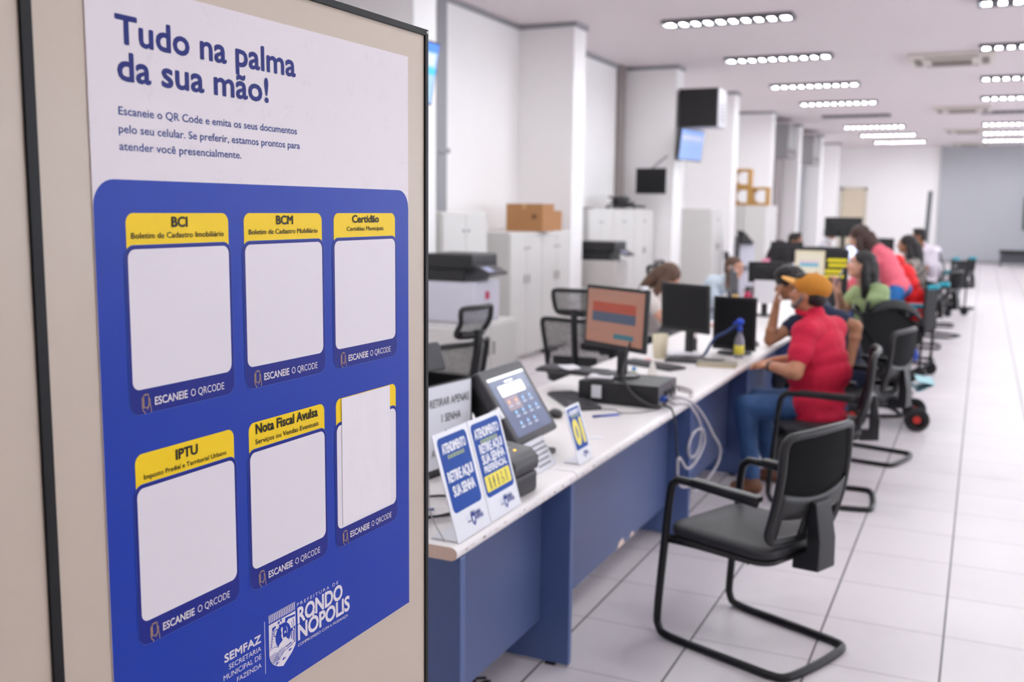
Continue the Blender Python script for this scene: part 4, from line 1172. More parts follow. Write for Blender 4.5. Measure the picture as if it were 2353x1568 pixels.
copy_tree(vc, loc=(-.86, 8.95, 0), rz=math.radians(112), label='black cantilever visitor chair of the woman in the green blouse, behind the stroller')
copy_tree(vc, loc=(-.74, 12.35, 0), rz=math.radians(90), label='black cantilever visitor chair of the person in the red jacket')
copy_tree(vc, loc=(-.72, 13.75, 0), rz=math.radians(90), label='black cantilever visitor chair of the curly haired woman')
copy_tree(vc, loc=(-.55, 15.1, 0), rz=math.radians(70), label='black cantilever visitor chair empty beyond the curly haired woman')
copy_tree(vc, loc=(-.64, 16.5, 0), rz=math.radians(90), label='black cantilever visitor chair of the man in the white shirt')
copy_tree(vc, loc=(-.40, 19.6, 0), rz=math.radians(80), label='black cantilever visitor chair at the far end of the row, farthest from the camera')

def office_chair(label, loc, rz, group='mesh office chairs behind the counter'):
    t = thing('office_chair', label, 'office chair', loc, rz, group)
    g = G()
    for k in range(5):
        a = k * 2 * PI / 5 + .3; ca, sa = math.cos(a), math.sin(a)
        g.tube([(0, 0, .115), (.16 * ca, .16 * sa, .10), (.31 * ca, .31 * sa, .075)], [.028, .020, .014], 8)
    g.cyl((0, 0, .08), (0, 0, .15), .035)
    g.build('star_base', M_shell, t, smooth=True)
    for k in range(5):
        a = k * 2 * PI / 5 + .3; ca, sa = math.cos(a), math.sin(a)
        g = G(); c = Vector((.31 * ca, .31 * sa, .03)); q = Vector((-sa, ca, 0))
        for s in (-1, 1): g.cyl(c + q * (.008 * s), c + q * (.022 * s), .03, n=14)
        g.cyl(c + Vector((0, 0, .02)), c + Vector((0, 0, .06)), .009, n=8)
        g.build('castor', M_bp, t)
    g = G(); g.cyl((0, 0, .13), (0, 0, .42), .026); g.build('gas_column', M_steel, t)
    g = G(); g.box(-.09, .09, -.12, .12, .40, .445); g.build('tilt_mechanism', M_shell, t, bevel=.012)
    g = G(); cushion(g, 0, .02, .445, .50, .49, .07); g.build('seat', M_seat, t, smooth=True)
    for s in (-1, 1):
        g = G(); g.tube(crv([(s * .16, -.02, .43), (s * .26, -.02, .44), (s * .295, -.01, .52), (s * .29, .0, .64)], 6), .014, 8); g.build('arm_bracket', M_shell, t, smooth=True)
        g = G(); g.box(s * .29 - .04, s * .29 + .04, -.12, .13, .64, .668); g.build('armrest_pad', M_shell, t, bevel=.012)
    def pcv(x, z): return panel_curve(x, z, .50, .915, .50, .20, -.235, wing=.05, taper=-.10)
    loop = [(-.78, 0), (-.9, .05), (-.93, .2), (-.96, .5), (-1, .8), (-1.0, .95), (-.9, 1.0), (-.4, 1.0), (0, .99), (.4, 1.0), (.9, 1.0), (1.0, .95), (1, .8), (.96, .5), (.93, .2), (.9, .05), (.78, 0), (0, -.01)]
    g = G(); g.tube(crv([pcv(*q) for q in loop], 3, closed=True), .017, 8, closed=True); g.build('back_frame', M_shell, t, smooth=True)
    N = 10; g = G(); vs = [pcv(-.95 + 1.9 * i / N, .01 + .98 * j / N) for i in range(N + 1) for j in range(N + 1)]
    g.add(vs, [(i * (N + 1) + j, (i + 1) * (N + 1) + j, (i + 1) * (N + 1) + j + 1, i * (N + 1) + j + 1) for i in range(N) for j in range(N)]); g.build('back_mesh', M_netl, t, smooth=True)
    g = G(); g.tube(crv([(0, -.10, .42), (0, -.25, .44), (0, -.315, .58), (0, -.35, .78), (0, -.37, .90), (0, -.37, 1.0)], 6), [.03] * 6 + [.026] * 25, 8); g.box(-.16, .16, -.335, -.315, .60, .66); g.build('spine', M_shell, t, smooth=False)
    def hc(x, z): return (x * .145 * (1 + .12 * z), -.345 + .05 * x * x - .055 * z + .05 * (1 - (2 * z - 1) ** 2) * -1 * .6, 0.965 + .165 * z)
    lo = [(-.8, 0), (-1, .15), (-1, .5), (-1, .85), (-.85, 1), (0, 1.02), (.85, 1), (1, .85), (1, .5), (1, .15), (.8, 0), (0, -.03)]
    g = G(); g.tube(crv([hc(*q) for q in lo], 4, closed=True), .016, 8, closed=True); g.tube(crv([hc(x, .05) for x in (-.8, -.4, 0, .4, .8)], 4), .022, 8); g.build('headrest_frame', M_shell, t, smooth=True)
    g = G(); vs = [hc(-.95 + 1.9 * i / 6, .0 + 1.0 * j / 6) for i in range(7) for j in range(7)]
    g.add(vs, [(i * 7 + j, (i + 1) * 7 + j, (i + 1) * 7 + j + 1, i * 7 + j + 1) for i in range(6) for j in range(6)]); g.build('headrest_mesh', M_netl, t, smooth=True)
    return t
oc = office_chair('black mesh office chair with curved headrest behind the ticket kiosk', (-2.98, 5.20, -.0), math.radians(84))
copy_tree(oc, loc=(-2.60, 6.92, 0), rz=math.radians(6), label='black mesh office chair seen from behind, left of the tan-lit monitor')
copy_tree(oc, loc=(-2.95, 8.55, 0), rz=math.radians(92), label='black mesh office chair showing only its curved headrest above the tan-lit monitor')
copy_tree(oc, loc=(-2.72, 9.62, 0), rz=math.radians(215), label='black mesh office chair whose headrest shows behind the long haired clerk')
copy_tree(oc, loc=(-2.75, 13.6, 0), rz=math.radians(-80), label='black mesh office chair of the woman with dark red hair')
copy_tree(oc, loc=(-2.85, 10.75, 0), rz=math.radians(-90), label='black mesh office chair of the woman in the pale blouse')

# ------------------------------------------------------------------ steel cabinets, printers and boxes along the left wall
M_cab = mat('cabinet_enamel', (214, 211, 207), .4, var=.015, scale=3)
def cabinet(label, x0, x1, y0, y1, h_, doors=2, group='steel cabinets along the left wall', name='steel_cabinet'):
    """front faces +x"""
    t = thing(name, label, 'cabinet', (x0, y0, 0), 0, group)
    W = y1 - y0; D = x1 - x0
    g = G(); g.box(0, D - .02, 0, W, .05, h_); g.box(0, D - .05, .02, W - .02, 0, .05); g.build('carcass', M_cab, t, bevel=.004)
    dw = W / doors
    for k in range(doors):
        a, b = k * dw + .004, (k + 1) * dw - .004
        g = G(); g.box(D - .02, D, a, b, .06, h_ - .02); d = g.build('door', M_cab, t, bevel=.003)
        hy = b - .05 if k % 2 == 0 else a + .05
        g = G(); g.box(D, D + .012, hy - .012, hy + .012, h_ * .60, h_ * .60 + .10); g.build('handle', mat('handle_grey', (168, 164, 160), .4, .5), d, bevel=.003)
        g = G(); g.cyl((D, hy, h_ - .18), (D + .006, hy, h_ - .18), .014, n=12); g.build('lock', M_mp, d)
    return t
cabinet('tall white steel cabinet at the left, just beside the partition edge', -5.06, -4.56, 8.28, 9.2, 1.655)
cabinet('white steel cabinet below the cardboard boxes, nearest of the row', -5.38, -4.62, 9.90, 10.76, 1.435)
cabinet('white steel cabinet below the cardboard boxes, against the first pillar', -5.38, -4.62, 10.77, 11.64, 1.435)
for k, l in enumerate(('nearest of the white steel cabinets in the second bay, partly behind the printer', 'second white steel cabinet of the second bay, under the cables', 'third white steel cabinet of the second bay, beside the second pillar')):
    cabinet(l, -5.38, -4.80, 12.75 + k * .99, 12.75 + k * .99 + .98, 1.70)
cabinet('tall light cabinet with a grey side in front of the second pillar', -4.68, -4.16, 16.9, 17.8, 1.72)
for k, l in enumerate(('white steel cabinet under the wooden cubes', 'white steel cabinet right of the one under the wooden cubes')):
    cabinet(l, -4.9, -4.35 + .0, 20.2 + k * 1.3, 21.48 + k * 1.3, 1.80)
cabinet('low cream cabinet under the white printer beside the partition', -4.5, -3.85, 7.30, 8.42, .70, name='low_cabinet')
cabinet('low cabinet under the grey printer behind the office chairs', -4.86, -4.20, 12.30, 12.95 - .25, .72 - .02, name='low_cabinet')

M_prn = mat('printer_white', (214, 211, 222), .4, var=.02)
def mfp(label, loc, w_, d_, hb, ht, rz=0, white=None):
    """multi function printer; front faces +x, width along y"""
    t = thing('office_printer', label, 'printer', loc, rz, 'office printers by the cabinets')
    g = G(); g.box(-d_, 0, 0, w_, 0, hb); g.build('body', white or M_prn, t, bevel=.02)
    g = G(); g.box(0, .004, .04, w_ - .04, .03, hb * .38); g.build('paper_drawer', white or M_prn, t, bevel=.002)
    g = G(); g.box(-d_ + .02, -.10, .02, w_ - .02, hb, hb + (ht - hb) * .45); g.build('output_bay', M_bp, t, bevel=.008)
    g = G(); g.box(-d_, -.02, 0, w_ * .98, hb + (ht - hb) * .45, ht); g.build('scanner_lid', M_bp, t, bevel=.02)
    g = G(); g.X = Matrix.Translation((-.02, 0, hb + (ht - hb) * .55)) @ Matrix.Rotation(math.radians(25), 4, 'Y'); g.box(0, .16, .06, w_ - .10, -.012, .012); g.build('control_panel', M_dp, t, bevel=.005)
    g = G(); g.X = Matrix.Translation((-.02, 0, hb + (ht - hb) * .55)) @ Matrix.Rotation(math.radians(25), 4, 'Y'); g.box(.04, .12, .10, .22, .012, .014); g.build('panel_display', mat('panel_lilac', (178, 180, 214), .3, var=0), t)
    return t
p1 = mfp('white and black office printer on the low cream cabinet beside the partition', (-3.93, 7.68, .70), .52, .50, .36, .60)
g = G(); g.box(.001, .003, .22, .30, .20, .27); g.build('red_sticker', mat('red_sticker', (196, 60, 96), .4, var=0), p1)
mfp('grey-white and black office printer behind the mesh office chairs, beside the first pillar', (-4.26, 12.32, .70), .50, .56, .34, .58, white=mat('printer_grey', (200, 194, 190), .4))
M_card = mat('cardboard', (178, 128, 84), .8, var=.05, scale=10)
def carton(label, loc, w_, d_, h_, rz=0):
    t = thing('cardboard_box', label, 'box', loc, rz, 'cardboard boxes on the cabinet')
    g = G(); g.box(0, w_, 0, d_, 0, h_); g.build('box_body', M_card, t, bevel=.003)
    g = G(); g.box(w_ * .45, w_ * .55, -.001, d_ + .001, h_, h_ + .0012); g.box(w_ * .45, w_ * .55, -.0015, 0, h_ - .06, h_); g.build('packing_tape', mat('tape_tan', (200, 160, 112), .4, var=0), t)
    g = G(); g.box(w_ * .70, w_ * .84, -.0015, 0, h_ * .45, h_ * .62); g.build('printed_mark', mat('carton_print', (120, 84, 56), .8, var=.2, scale=60), t)
    return t
carton('larger brown cardboard box on the white cabinet by the first pillar', (-5.02, 10.62, 1.435), .46, .34, .315)
carton('smaller brown cardboard box to the right of the larger one on the cabinet', (-4.86, 11.15, 1.435), .20, .30, .235)
# cube shelves of wood on the third bay cabinets
M_wood = mat('pine_wood', (184, 138, 70), .6, var=.12, scale=14)
def cube(label, x, y, z, s):
    t = thing('wooden_cube', label, 'crate', (x, y, z), 0, 'open wooden cubes on the cabinet')
    w_ = .055
    g = G(); g.box(0, s, 0, .25, 0, w_); g.box(0, s, 0, .25, s - w_, s); g.box(0, w_, 0, .25, w_, s - w_); g.box(s - w_, s, 0, .25, w_, s - w_); g.build('cube_frame', M_wood, t, bevel=.003)
    for (a, b) in ((0, 0), (s - .10, 0), (0, s - .10), (s - .10, s - .10)):
        g = G(); g.box(a, a + .10, .24, .25, b, b + .10); g.build('corner_block', M_wood, t)
    return t
cube('lower left open wooden cube of the stack on the cabinet', -4.60, 20.25, 1.80, .36)
cube('lower right open wooden cube of the stack on the cabinet', -4.24, 20.25, 1.80, .36)
cube('upper open wooden cube, on top of the lower left one', -4.60, 20.25, 2.16, .36)
cabinet('narrow pale cabinet directly below the lower right wooden cube', -4.34, -3.90, 20.2, 21.4, 1.80, 1)

# ------------------------------------------------------------------ things on the pillars and walls
rk = thing('network_rack', 'black-doored grey wall cabinet high on the second pillar', 'wall cabinet', (-4.50, 15.78, 2.99))
g = G(); g.box(.02, .66, .02, .52, 0, .59); g.build('casing', mat('rack_grey', (196, 192, 198), .45), rk, bevel=.006)
g = G(); g.box(.05, .63, -.012, .02, .02, .57); g.build('glass_door', mat('smoked_glass', (16, 15, 17), .35, var=0), rk, bevel=.004)
g = G(); g.box(.03, .645, -.004, .02, 0, .59); g.build('door_frame', M_bp, rk)
g = G()
for k in range(6): g.box(.66, .662, .08, .44, .10 + k * .05, .115 + k * .05)
g.build('vent_slots', M_mp, rk)
def wall_tv(label, loc, rz, w_, h_, tilt, mats_):
    t = thing('wall_screen', label, 'television', loc, rz)
    T = Matrix.Rotation(tilt, 4, 'Y')
    g = G(); g.X = T; g.box(-.05, 0, -w_ / 2, w_ / 2, -h_ / 2, h_ / 2); g.build('casing', M_bp, t, bevel=.008)
    g = G(); g.X = T; g.mi = 0; b = .018
    g.flat([(-w_ / 2 + b, -h_ / 2 + b), (w_ / 2 - b, -h_ / 2 + b), (w_ / 2 - b, h_ / 2 - b), (-w_ / 2 + b, h_ / 2 - b)], .001)
    g.mi = 1; g.flat([(-w_ / 2 + b, h_ * .33), (w_ / 2 - b, h_ * .33), (w_ / 2 - b, h_ / 2 - b), (-w_ / 2 + b, h_ / 2 - b)], .002)
    g.mi = 2; g.flat([(-w_ / 2 + b, -.01), (w_ / 2 - b, -.01), (w_ / 2 - b, .05), (-w_ / 2 + b, .05)], .002)
    g.mi = 3; g.flat([(-w_ / 2 + b * 3, .07), (w_ / 2 - b * 3, .07), (w_ / 2 - b * 3, h_ * .3), (-w_ / 2 + b * 3, h_ * .3)], .002)
    g.build('screen', mats_, t)
    g = G(); g.box(-.20, -.04, -.05, .05, -.05, .05); g.build('bracket', M_steel, t)
    return t
wall_tv('blue wall screen high up, cut by the partition edge', (-4.40, 7.42, 2.835), math.radians(-3), .80, .53, math.radians(10), [mat('tv_greyblue', (120, 150, 200), .3, var=0, emit=.7), mat('tv_blue', (20, 96, 200), .3, var=0, emit=.7), mat('tv_cyan', (30, 150, 220), .3, var=0, emit=.7), mat('tv_lilac', (160, 170, 210), .3, var=0, emit=.7)])
wall_tv('small blue wall screen under the black-doored wall cabinet', (-4.30, 15.98, 2.72), math.radians(-12), .80, .50, math.radians(6), [mat('tv2_blue', (96, 124, 176), .3, var=0, emit=.45), mat('tv2_mid', (92, 124, 190), .3, var=0, emit=.45), mat('tv2_lower', (100, 128, 180), .3, var=0, emit=.45), mat('tv2_lilac', (140, 146, 200), .3, var=0, emit=.45)])
# monitor and cables standing on the second bay cabinets
wm = thing('wall_monitor', 'black square monitor on a bracket above the second bay cabinets', 'monitor', (-4.70, 15.15, 2.135), math.radians(-84))
g = G(); g.box(-.03, 0, -.235, .235, -.195, .195); g.build('bezel', M_bp, wm, bevel=.008)
g = G(); g.flat([(-.215, -.17), (.215, -.17), (.215, .175), (-.215, .175)], .001); g.build('screen', M_off, wm)
g = G(); g.box(-.60, -.03, -.03, .03, -.03, .03); g.build('bracket', M_steel, wm)
cable('tv_cable', 'thin dark cable running down the pillar from the blue wall screen', [(-4.62, 15.74, 2.55), (-4.80, 15.72, 2.40), (-4.95, 15.70, 2.25), (-5.05, 15.70, 2.05)], .008, M_cblk)
o = thing('cable_bundle', 'tangle of dark cables lying on top of the second bay cabinets', 'cables', (-4.95, 14.6, 1.705))
g = G(); rs = random.Random(9)
for k in range(6):
    g.tube(crv([(rs.uniform(-.15, .15), rs.uniform(-.5, .6), .012 + rs.uniform(0, .16)) for _ in range(7)], 5), .012, 6)
g.build('cables', M_cblk, o, smooth=True)
tag(paper('paper_stack', 'dark folder and papers on top of the nearest second bay cabinet', (-5.05, 13.0, 1.70), 0, .3, .5, n=6, m=M_dp), cat='folder')
# tall white machine with black head in the third bay
o = thing('water_dispenser', 'white free-standing machine with a black head before the third pillar', 'dispenser', (-3.82, 17.9, 0), math.radians(-60))
g = G(); g.box(-.16, .16, -.15, .15, 0, 1.12); g.build('body', mat('dispenser_white', (222, 220, 232), .4), o, bevel=.02)
g = G(); g.box(.02, .20, -.17, -.13, 0, 1.25); g.build('side_rail', M_dp, o)
g = G(); g.add([(.10, -.15, 1.12), (.30, -.15, 1.14), (.10, .12, 1.12), (.10, -.15, 1.36), (.14, -.05, 1.34), (.28, .10, 1.14)], [(0, 1, 5, 2), (0, 3, 4, 1), (1, 4, 5), (2, 5, 4, 3), (0, 2, 3)]); g.build('head', M_bp, o)
g = G(); g.box(.16, .26, -.08, .08, .70, .72); g.build('drip_tray', M_bp, o)
# grey split air conditioners high in the far recesses
for (y, l) in ((25.2, 'grey-brown box high in the recess beyond the fourth pillar'), (29.2, 'dark grey box high in the recess beyond the fifth pillar')):
    o = thing('ceiling_box', l, 'wall unit', (XL + .05, y, 3.0), 0)
    g = G(); g.box(0, .95, 0, 1.2, 0, .80); g.build('casing', mat('unit_grey', (150, 148, 148), .5), o, bevel=.02)
    g = G(); g.box(.95, .956, .05, 1.15, .08, .2); g.build('air_outlet', M_acd, o)
# thin grey banner stand near the far end and the bench at the back wall
o = thing('banner_stand', 'tall narrow dark grey post leaning near the far end of the desks', 'post', (-1.44, 30, 0), 0)
g = G(); g.add([(-.06, -.03, 0), (.06, -.03, 0), (.06, .03, 0), (-.06, .03, 0), (.0, -.03, 2.28), (.12, -.03, 2.28), (.12, .03, 2.28), (.0, .03, 2.28)], [(0, 3, 2, 1), (4, 5, 6, 7), (0, 1, 5, 4), (1, 2, 6, 5), (2, 3, 7, 6), (3, 0, 4, 7)]); g.build('upright', mat('charcoal_metal', (104, 106, 110), .5), o)
g = G(); g.box(-.25, .25, -.2, .2, 0, .03); g.build('foot', M_bp, o)
o = thing('bench', 'dark low bench against the grey back wall at the right', 'bench', (.50, 36.2, 0), 0)
g = G(); g.box(0, 1.9, 0, .5, .42, .52); g.build('seat', M_bp, o, bevel=.02)
for (a, b) in ((.03, .03), (1.81, .03), (.03, .41), (1.81, .41)):
    g = G(); g.box(a, a + .06, b, b + .06, 0, .42); g.build('leg', mat('leg_grey', (96, 96, 104), .4, .5), o)
g = G(); g.box(.05, 1.85, .40, .44, .10, .42); g.build('back_brace', mat('leg_grey', (96, 96, 104)), o)
o = thing('wall_extinguisher_board', 'dark framed board on the grey back wall at the right picture edge', 'board', (1.16, 37.87, 1.15), 0)
g = G(); g.box(0, .6, -.03, 0, 0, 1.1); g.build('frame', mat('dark_green_frame', (52, 62, 60), .5), o)
g = G(); g.box(.05, .55, -.034, -.03, .05, 1.05); g.build('face', mat('board_face', (120, 128, 126), .5), o)

# ------------------------------------------------------------------ stroller beside the third visitor chair
M_cloth = mat('black_stroller_fabric', (20, 19, 22), .85, var=.1, scale=40, bump=.1)
st_ = thing('stroller', 'black folding stroller with a rounded canopy and a red wheel hub beside the desks', 'stroller', (-.62, 8.55, 0), math.radians(6))
g = G()
N = 10; vs = []
for i in range(N + 1):
    a = math.radians(-8 + 196 * i / N)
    for j in range(9):
        y = -.22 + .44 * j / 8
        r = .30 - .05 * abs(j - 4) / 4
        vs.append((.01 + .22 * math.cos(a), y, .78 + (r - .08) * math.sin(a)))
g.add(vs, [(i * 9 + j, (i + 1) * 9 + j, (i + 1) * 9 + j + 1, i * 9 + j + 1) for i in range(N) for j in range(8)])
o = g.build('canopy', M_cloth, st_, smooth=True); o.modifiers.new('solid', 'SOLIDIFY').thickness = .012
g = G(); g.add([(-.20, -.2, .98), (-.20, .2, .98), (-.26, -.2, .42), (-.26, .2, .42), (.10, -.2, .36), (.10, .2, .36), (.20, -.2, .40), (.20, .2, .40)], [(0, 1, 3, 2), (2, 3, 5, 4), (4, 5, 7, 6)])
o = g.build('seat_fabric', M_cloth, st_); o.modifiers.new('solid', 'SOLIDIFY').thickness = .03
g = G(); g.add([(-.22, -.205, .9), (-.26, -.205, .42), (.10, -.205, .36), (.16, -.205, .62), (.24, -.205, .76), (.0, -.205, .95)], [(0, 1, 2, 3, 4, 5)])
o = g.build('side_fabric', M_cloth, st_); o.modifiers.new('solid', 'SOLIDIFY').thickness = .012
g = G(); g.add([(-.22, .205, .9), (-.26, .205, .42), (.10, .205, .36), (.16, .205, .62), (.24, .205, .76), (.0, .205, .95)], [(0, 1, 2, 3, 4, 5)])
o = g.build('side_fabric', M_cloth, st_); o.modifiers.new('solid', 'SOLIDIFY').thickness = .012
g = G(); g.add([(-.2, -.18, .16), (-.2, .18, .16), (.14, .18, .16), (.14, -.18, .16), (-.24, -.2, .34), (-.24, .2, .34), (.18, .2, .30), (.18, -.2, .30)], [(0, 1, 2, 3), (0, 4, 5, 1), (1, 5, 6, 2), (2, 6, 7, 3), (3, 7, 4, 0)])
g.build('basket', M_cloth, st_)
g = G()
for s in (-.22, .22):
    g.tube([(-.25, s, .90), (-.20, s, .80), (.06, s, .42), (.22, s, .10)], .012, 8)
    g.tube([(.10, s, .62), (-.10, s, .40), (-.26, s, .10)], .011, 8)
g.tube([(-.26, -.22, .10), (-.26, .22, .10)], .009, 8); g.tube([(.20, -.22, .14), (.20, .22, .14)], .009, 8)
g.build('frame', M_steel, st_, smooth=True)
g = G(); g.tube([(-.25, -.22, .90), (-.29, -.22, .93), (-.29, .22, .93), (-.25, .22, .90)], .016, 8); g.build('handle', M_bp, st_, smooth=True)
for (x, s) in ((.22, -.22), (.22, .22), (-.26, -.22), (-.26, .22)):
    g = G(); g.lathe((x, s - .025, .095), [(.066, -.010), (.090, -.012), (.095, -.006), (.095, .006), (.090, .012), (.066, .010), (.066, -.010)], 24, axis='y'); wv = g.build('wheel', mat('tyre_black', (34, 32, 34), .6), st_, smooth=True)
    g = G(); g.cyl((x, s - .038, .095), (x, s - .012, .095), .030, n=16)
    for k in range(5):
        a = k * 1.2566; g.tube([(x, s - .025, .095), (x + .07 * math.cos(a), s - .025, .095 + .07 * math.sin(a))], .006, 6)
    g.build('wheel_hub', mat('hub_red', (196, 44, 36), .4, var=0), wv)
g = G(); g.add([(.12, -.19, .40), (.12, .19, .40), (.34, .19, .37), (.34, -.19, .37), (.22, -.19, .30), (.22, .19, .30)], [(0, 1, 2, 3), (3, 2, 5, 4), (4, 5, 1, 0)]); g.build('leg_rest', mat('fabric_painted_cyan_light', (150, 206, 214), .5), st_)  # cyan light falling on the stroller, put into the fabric colour
g = G(); g.ell((.13, -.225, .60), (.045, .02, .045)); g.build('toy_badge', mat('violet_toy', (96, 92, 178), .4, var=0), st_, smooth=True)
g = G(); g.ell((.18, -.23, .60), (.022, .02, .05)); g.build('toy_strap', mat('toy_blue', (36, 70, 170), .4, var=0), st_, smooth=True)

# dark chairs with cyan light painted on some parts, farther along the aisle
M_cyan_light = mat('painted_cyan_light', (44, 170, 190), .4, var=.05)
def wheelchair(label, loc, rz):
    t = thing('wheelchair', label, 'wheelchair', loc, rz, 'dark wheeled chairs with painted cyan light')
    g = G(); cushion(g, 0, 0, .46, .44, .44, .05); g.build('seat', M_cloth, t, smooth=True)
    g = G(); g.box(-.21, .21, -.25, -.22, .50, .92); g.build('backrest', M_cloth, t, bevel=.01)
    for s in (-1, 1):
        g = G(); g.tube([(s * .24, -.34, .96), (s * .24, -.24, .95), (s * .24, -.22, .10)], .014, 8); g.tube([(s * .24, -.22, .70), (s * .24, .14, .70), (s * .24, .20, .45), (s * .24, .30, .10)], .013, 8); g.tube([(s * .24, -.22, .46), (s * .24, .20, .46)], .012, 8)
        g.build('side_frame', M_steel, t, smooth=True)
        g = G(); g.cyl((s * .24, -.36, .965), (s * .24, -.26, .955), .024, n=12); g.build('push_grip', M_cyan_light, t)
        g = G(); g.box(s * .24 - .03, s * .24 + .03, -.16, .12, .705, .74); g.build('armrest_pad', M_cyan_light, t, bevel=.008)
        g = G(); g.lathe((s * .24, 0, 0), [(.001, 0)] * 2, 3) if False else g.cyl((s * .23, -.22, .07), (s * .25, -.22, .07), .07, n=18); g.build('rear_wheel', M_bp, t)
        g = G(); g.cyl((s * .23, .28, .05), (s * .25, .28, .05), .05, n=16); g.build('front_wheel', M_bp, t)
        g = G(); g.box(s * .13 - .07, s * .13 + .07, .28, .42, .10, .115); g.build('foot_plate', M_cyan_light, t, bevel=.003)
    g = G(); g.tube([(-.24, -.22, .12), (.24, -.22, .12)], .01, 8); g.build('cross_bar', M_steel, t, smooth=True)
    return t
wc = wheelchair('dark chair with cyan light painted on its grips, in the aisle beyond the stroller', (-.68, 11.2, 0), math.radians(80))
copy_tree(wc, loc=(-.52, 18.3, 0), rz=math.radians(60), label='dark chair with cyan light painted on its grips, at the far end of the desk row')
# ------------------------------------------------------------------ people
def rotz(v, a):
    c, s = math.cos(a), math.sin(a); return Vector((v[0] * c - v[1] * s, v[0] * s + v[1] * c, v[2]))
def pose(kind, at, yaw, s=1.0, **over):
    """world joint positions; person faces +y before the yaw; keys end R/L for the person's own right/left"""
    if kind == 'sit':
        P = dict(pelvis=(0, 0, .565), waist=(0, .015, .72), chest=(0, .03, .90), neck=(0, .045, 1.07), head=(0, .075, 1.195),
                 shR=(.185, .03, 1.00), shL=(-.185, .03, 1.00), elR=(.24, .10, .75), elL=(-.24, .10, .75), wrR=(.16, .32, .78), wrL=(-.16, .32, .78),
                 hipR=(.095, .02, .54), hipL=(-.095, .02, .54), knR=(.12, .44, .53), knL=(-.12, .44, .53), anR=(.12, .42, .09), anL=(-.12, .42, .09), toR=(.13, .57, .035), toL=(-.13, .57, .035))
    else:
        P = dict(pelvis=(0, 0, .95), waist=(0, .01, 1.10), chest=(0, .02, 1.28), neck=(0, .03, 1.46), head=(0, .05, 1.585),
                 shR=(.185, .02, 1.40), shL=(-.185, .02, 1.40), elR=(.24, .0, 1.12), elL=(-.24, .0, 1.12), wrR=(.24, .10, .88), wrL=(-.24, .10, .88),
                 hipR=(.09, 0, .92), hipL=(-.09, 0, .92), knR=(.10, .02, .50), knL=(-.10, .02, .50), anR=(.10, 0, .09), anL=(-.10, 0, .09), toR=(.11, .15, .035), toL=(-.11, .15, .035))
    W = {k: rotz(Vector(v) * s, yaw) + Vector((at[0], at[1], 0)) for k, v in P.items()}
    for k, v in over.items():
        if k in W: W[k] = Vector(v)
    W['face'] = rotz(Vector(over.get('face', (0, 1, 0))), yaw if 'face' not in over else 0).normalized()
    W['up'] = Vector(over.get('up', (0, 0, 1))).normalized()
    W['side'] = rotz((1, 0, 0), yaw)
    W['hdR'] = Vector(over['hdR']).normalized() if 'hdR' in over else (W['wrR'] - W['elR']).normalized()
    W['hdL'] = Vector(over['hdL']).normalized() if 'hdL' in over else (W['wrL'] - W['elL']).normalized()
    return W
def basis(up, fwd):
    up = Vector(up).normalized(); f = Vector(fwd); f = (f - up * f.dot(up)).normalized(); r = f.cross(up)
    return Matrix((r, f, up)).transposed()
def remesh(o, vox, smooth=2, disp=0.0, dscale=.12):
    m = o.modifiers.new('remesh', 'REMESH'); m.mode = 'VOXEL'; m.voxel_size = vox; m.use_smooth_shade = True
    k = o.modifiers.new('smooth', 'CORRECTIVE_SMOOTH' if False else 'SMOOTH'); k.factor = .6; k.iterations = smooth
    if disp:
        t = bpy.data.textures.new('folds', 'CLOUDS'); t.noise_scale = dscale
        d = o.modifiers.new('folds', 'DISPLACE'); d.texture = t; d.strength = disp; d.mid_level = .5
def torso(g, W, e, build=1.0, belly=0.0, top=True):
    sd = (W['shR'] - W['shL']); hw = sd.length / 2; sd.normalize()
    sp = (W['neck'] - W['pelvis']).normalized(); f = sp.cross(sd) * -1
    f = sd.cross(sp) * -1 if f.dot(W['face']) < -.99 else f
    fw = sp.cross(sd)
    M = Matrix((sd, fw, sp)).transposed()
    b = build
    g.ell(W['pelvis'], (.165 * b + e, .125 * b + e, .12 + e), M)
    g.ell(W['waist'] + fw * (belly * -0.0), (.145 * b + e, .112 * b + e + belly, .13 + e), M)
    g.ell((W['waist'] + W['chest']) / 2, (.150 * b + e, .115 * b + e + belly * .5, .13), M)
    g.ell(W['chest'], (.162 * b + e, .118 * b + e, .15), M)
    if top:
        g.cap(W['shL'], W['shR'], .060 * b + e)
        for k in ('shL', 'shR'): g.cap(W['neck'] * .75 + W['chest'] * .25, W[k], .058 + e, .052 * b + e)
        g.ell(W['chest'] * .5 + W['neck'] * .5, (.13 * b + e, .095 * b + e, .10), M)
def arm(g, W, S, e=0, r=1.0, frm=0, to=1.0, fore=True):
    a, b, c = W['sh' + S], W['el' + S], W['wr' + S]
    if not fore:
        g.cap(a, a.lerp(b, to), .052 * r + e, (.044 * r) + e * 1.1)
    else:
        g.cap(a, b, .052 * r + e, .040 * r + e); g.cap(b, b.lerp(c, to), .041 * r + e, (.041 + (.027 - .041) * to) * r + e)
        g.ell(b.lerp(c, .28), .043 * r + e)
